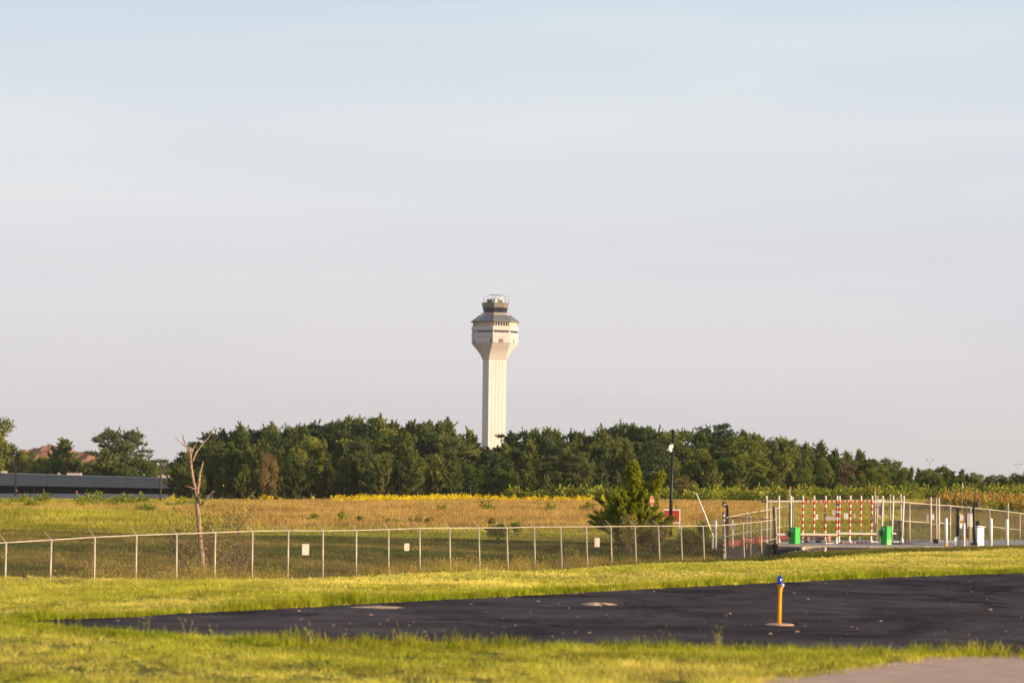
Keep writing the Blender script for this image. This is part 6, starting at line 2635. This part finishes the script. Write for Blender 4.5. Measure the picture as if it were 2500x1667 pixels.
for k in range(7):
    A = at(2357 + k * 1.0, 1288 + rc.uniform(0, 6), D + .1)
    B = at(2365 - k * 1.2, 1312 + rc.uniform(-3, 6), D + .1)
    m_ = (A + B) / 2 + Vector((rc.uniform(-.15, .15), rc.uniform(-.05, .05), -0.12))
    mb.tube([A, m_, B], 0.016, 5)
part('cables', mb, M['cable'], t_)

t_ = thing('grey_cabinets', (at(2368, 1320, D).x, D, ZS), 'pair of grey wall cabinets on steel legs left of the black gooseneck pole', 'cabinet')
mb = MB()
boxat(mb, 2361, 2367.2, 1253, 1285, D, 0.35)
part('cabinet', mb, M['cabgrey'], t_)
mb = MB()
boxat(mb, 2367.8, 2375, 1253.8, 1286, D, 0.3)
part('cabinet', mb, M['offwhite'], t_)
mb = MB()
boxat(mb, 2359.5, 2360.8, 1252, 1286, D + .05, 0.2)
part('side_channel', mb, M['polewood'], t_)
for px in (2362.5, 2369.5):
    mb2 = MB()
    x_ = at(px, 1290, D).x
    zt = at(px, 1286, D).z
    mb2.box((x_, D + 0.15, (ZS + zt) / 2), (0.05, 0.05, zt - ZS))
    part('leg', mb2, M['galv'], t_)

t_ = thing('white_cabinet', (at(2392, 1320, 177).x, 177, ZS), 'large white ground cabinet with a projecting lid right of the gooseneck pole', 'cabinet')
mb = MB()
A = at(2393, 1328, 177.3)
hcab = at(2392, 1287, 177).z - ZS
mb.box((A.x - 0.05, 177.4, ZS + hcab / 2), (0.50, 0.34, hcab), R(28))
part('body', mb, M['cablewhite'], t_)
mb = MB()
ca_, sa_ = math.cos(R(28)), math.sin(R(28))
cx_, cy_ = A.x - 0.05, 177.4
vs = []
for (lx, ly, lz) in ((-0.26, -0.2, 0.0), (0.36, -0.2, -0.09), (0.36, 0.2, -0.09), (-0.26, 0.2, 0.0), (-0.26, -0.2, 0.05), (0.36, -0.2, -0.05), (0.36, 0.2, -0.05), (-0.26, 0.2, 0.05)):
    vs.append((cx_ + lx * ca_ - ly * sa_, cy_ + lx * sa_ + ly * ca_, ZS + hcab + 0.03 + lz + (0.03 if lx < 0 else 0.06)))
mb.v = vs
mb.f = [(3, 2, 1, 0), (4, 5, 6, 7), (0, 1, 5, 4), (1, 2, 6, 5), (2, 3, 7, 6), (3, 0, 4, 7)]
mb.m = [0] * 6
part('lid', mb, M['cablewhite'], t_)
t_ = thing('black_speaker_box', (at(2386.5, 1283, 178.2).x, 178.2, ZS), 'small black box on a post behind the white cabinet', 'box')
mb = MB()
boxat(mb, 2383, 2390.5, 1271, 1282.5, 178.2, 0.16)
part('box', mb, M['black'], t_)
mb = MB()
p = at(2386.5, 1282.5, 178.3)
mb.box((p.x, 178.3, (p.z + ZS) / 2), (0.06, 0.06, p.z - ZS))
part('post', mb, M['black'], t_)

t_ = thing('gooseneck_post', (at(2378.5, 1329, 175.6).x, 175.6, ZS), 'black gooseneck post with a square reader head in front of the grey cabinets', 'post')
D = 175.6
mb = MB()
mb.tube([at(2379.5, 1329, D), at(2378.5, 1290, D), at(2377.2, 1250, D), at(2377.4, 1240, D), at(2378.6, 1232, D), at(2381.5, 1227.5, D), at(2385, 1226.5, D)], [0.085, 0.08, 0.078, 0.078, 0.075, 0.07, 0.06], 10)
part('post', mb, M['black'], t_, True)
mb = MB()
boxat(mb, 2382.5, 2388.8, 1223, 1235, D - 0.05, 0.22)
part('reader_head', mb, M['black'], t_)
mb = MB()
boxat(mb, 2389, 2390.2, 1223.5, 1234.5, D - 0.04, 0.2)
part('face_plate', mb, M['cabgrey'], t_)
mb = MB()
boxat(mb, 2371, 2387, 1324.5, 1330, D - 0.2, 0.4)
part('base_plate', mb, M['black'], t_)

# whip with a white flag
D = 178.4
t_ = thing('whip_flag', (at(2349, 1320, D).x, D, at(2349, 1253, D).z), 'thin whip pole with a small white flag above the control rack', 'flag')
mb = MB()
mb.tube([at(2348.6, 1253, D), at(2349.2, 1215, D), at(2349.2, 1179, D)], [0.018, 0.014, 0.01], 5)
part('whip', mb, M['tan'], t_)
mb = MB()
P_ = [at(2349.3, 1177.5, D), at(2350.3, 1177.5, D), at(2352.4, 1189.5, D), at(2350.2, 1190.5, D)]
mb.v = [tuple(q) for q in P_] + [(q.x, q.y + 0.03, q.z) for q in P_]
mb.f = [(3, 2, 1, 0), (4, 5, 6, 7), (0, 1, 5, 4), (1, 2, 6, 5), (2, 3, 7, 6), (3, 0, 4, 7)]
mb.m = [0] * 6
part('flag', mb, M['white'], t_)

# white dish on the slab, and black swing operator with its steel arm
t_ = thing('white_dish', (at(2333, 1324, 176.5).x, 176.5, ZS), 'small white oval dish leaning by the foot of the black pillar', 'dish')
mb = MB()
p = at(2333, 1316.5, 176.5)
n0_ = len(mb.v)
for dy, s in ((0, 1.0), (0.05, 0.8)):
    for k in range(14):
        a = k / 14 * 2 * math.pi
        mb.v.append((p.x + math.cos(a) * 0.075 * s, 176.5 + dy, p.z + math.sin(a) * 0.16 * s))
mb.f = [tuple(reversed(range(14))), tuple(range(14, 28))] + [(i, (i + 1) % 14, 14 + (i + 1) % 14, 14 + i) for i in range(14)]
mb.m = [0] * 16
part('disc', mb, M['white'], t_)
mb = MB()
mb.box((p.x + 0.02, 176.58, (p.z + ZS) / 2), (0.04, 0.04, p.z - ZS))
part('stand', mb, M['white'], t_)
t_ = thing('gate_operator', (at(2285, 1324, 181).x, 181, ZS), 'low black gate motor with a steel arm lying to its right', 'gate motor')
mb = MB()
boxat(mb, 2280, 2291, 1315.5, 1326, 181, 0.35)
part('motor_box', mb, M['black'], t_)
mb = MB()
mb.tube([at(2291, 1320.5, 181.1), at(2325, 1322, 181.1)], 0.045, 8)
part('arm', mb, M['cabgrey'], t_)
mb = MB()
mb.tube([at(2325, 1322, 181.1), at(2329, 1318, 181.1)], 0.03, 6)
mb.tube([at(2325, 1321, 181.1), at(2328, 1326, 181.1)], 0.03, 6)
part('clevis', mb, M['cabgrey'], t_)
t_ = thing('tan_box', (at(2288, 1324, 195).x, 195, ZS), 'narrow tan box at the foot of the paired tall fence posts', 'box')
mb = MB()
boxat(mb, 2285, 2291, 1281, 1316, 195, 0.2)
part('body', mb, M['tan'], t_)
mb = MB()
boxat(mb, 2284.7, 2291.3, 1280, 1280.9, 194.95, 0.3)
part('lid', mb, M['plate'], t_)
mb = MB()
p = at(2288, 1316, 195.1)
mb.box((p.x, 195.1, (p.z + ZS) / 2), (0.1, 0.1, p.z - ZS + 0.1))
part('stem', mb, M['tan'], t_)

# ------------------------------------------------------------------ taxiway edge light
pf = flat(1903, 1523.5, ZP + 0.02)
D = pf.y
k = D / F
t_ = thing('taxiway_light', (pf.x, D, ZP), 'orange taxiway edge light post with a blue lens on the asphalt', 'taxiway light')


def tl(px, py, dd=0):
    q = at(px, py, D + dd)
    return (q.x, q.y, q.z)


mb = MB()
mb.tube([tl(1902.3, 1524), tl(1903.2, 1480), tl(1904.2, 1444), tl(1905.0, 1438), tl(1905.6, 1430), tl(1905.6, 1428)], [4.8 * k, 4.4 * k, 4.4 * k, 5.2 * k, 6.8 * k, 6.6 * k], 16)
part('stem', mb, M['yellow'], t_, True)
mb = MB()
c = tl(1903.2, 1427)
mb.lathe(c, [(7.2 * k, 0), (7.4 * k, 3 * k), (7.4 * k, 12 * k), (6.6 * k, 17 * k), (4.8 * k, 21 * k), (1.5 * k, 23 * k)], 20)
part('blue_lens', mb, M['bluelens'], t_, True)
mb = MB()
c = tl(1903.2, 1427.5)
mb.lathe(c, [(7.6 * k, -0.6 * k), (7.6 * k, 1.6 * k)], 20)
part('clamp_ring', mb, M['yellow'], t_, True)
mb = MB()
c = Vector(tl(1910.5, 1428, -0.04))
mb.lathe(c - Vector((0, 0, 4 * k)), [(1.5 * k, 0), (4 * k, 2 * k), (4.3 * k, 4.5 * k), (3 * k, 7 * k), (1 * k, 8 * k)], 12)
part('sensor_knob', mb, M['white'], t_, True)
mb = MB()
mb.lathe((pf.x, D, ZP), [(0.20, 0.0), (0.20, 0.022), (0.15, 0.03)], 24)
part('base_plate', mb, M['sand'], t_)

# sand patches on the asphalt
for px, py, wpx, hpx, lb, sd in ((918, 1484.5, 100, 6, 'flat patch of pale sand on the asphalt, the left one', 1), (1452, 1477.5, 80, 10, 'small heap of pale sand on the asphalt, the right one', 2)):
    c = flat(px, py)
    k = c.y / F
    mb = MB()
    r = random.Random(sd)
    n = 22
    rings = []
    ph_ = [r.uniform(0, 6.28) for _ in range(4)]

    def blob(a):
        q = 1 + 0.22 * math.sin(2 * a + ph_[0]) + 0.16 * math.sin(3 * a + ph_[1]) + 0.12 * math.sin(5 * a + ph_[2])
        return q * (1.35 if math.cos(a) < -0.7 else 1.0)
    for s, hh in ((1.0, 0.0), (0.75, 0.5), (0.4, 0.85), (0.05, 1.0)):
        rings.append([(c.x + math.cos(a) * wpx * k / 2.3 * s * blob(a) + 0.1 * s, c.y + math.sin(a) * 0.40 * s * blob(a + 1), ZP + 0.014 + hh * hpx * k * 0.55) for a in [2 * math.pi * j / n for j in range(n)]])
    for a, b_ in zip(rings[:-1], rings[1:]):
        mb.ring(a, b_)
    mb.f.append(tuple(len(mb.v) - n + j for j in range(n)))
    mb.m.append(0)
    o = mb.build('sand_heap', M['sand'])
    tag(o, lb, 'sand', 'sand on the asphalt')

# little stones and clippings on the asphalt
r = np.random.default_rng(12)
V = []
cnt = 0
while cnt < 130:
    px = r.uniform(150, 2550)
    py = r.uniform(1405, 1560)
    q_ = flat(px, py)
    if not bool(inside(np.array([q_.x]), np.array([q_.y]), taxi)[0]):
        continue
    s = r.uniform(0.005, 0.016) * r.uniform(0.5, 1.3)
    vs = [(q_.x + math.cos(a) * s * r.uniform(.7, 1.6) * 1.6, q_.y + math.sin(a) * s * r.uniform(.7, 1.6), ZP + 0.013) for a in (0, 1.57, 3.14, 4.71)] + [(q_.x, q_.y, ZP + 0.013 + s * .7)]
    for a, b_ in ((0, 1), (1, 2), (2, 3), (3, 0)):
        V += [vs[a], vs[b_], vs[4]]
    cnt += 1
o = addobj('pebbles', np_mesh('pebbles', np.array(V), 3, M['sand']))
tag(o, 'scattered pebbles and dry clippings on the dark asphalt', 'pebbles', kind='stuff')


# ------------------------------------------------------------------ evening haze
mb = MB()
mb.box((0, 950, 66), (2600, 2300, 142))
o = mb.build('haze', [], origin=(0, 0, 0)) if False else None
hme = mb.mesh('haze', [])
hm = bpy.data.materials.new('haze_air')
hm.use_nodes = True
ht = hm.node_tree
for n_ in list(ht.nodes):
    ht.nodes.remove(n_)
ho = N(ht, 'ShaderNodeOutputMaterial')
pv = N(ht, 'ShaderNodeVolumePrincipled')
pv.inputs['Color'].default_value = (0.86, 0.88, 0.92, 1)
pv.inputs['Density'].default_value = 0.00004
pv.inputs['Anisotropy'].default_value = 0.0
ht.links.new(pv.outputs[0], ho.inputs['Volume'])
hme.materials.append(hm)
o = addobj('haze', hme)
tag(o, 'thin evening haze over the airfield', kind='stuff')
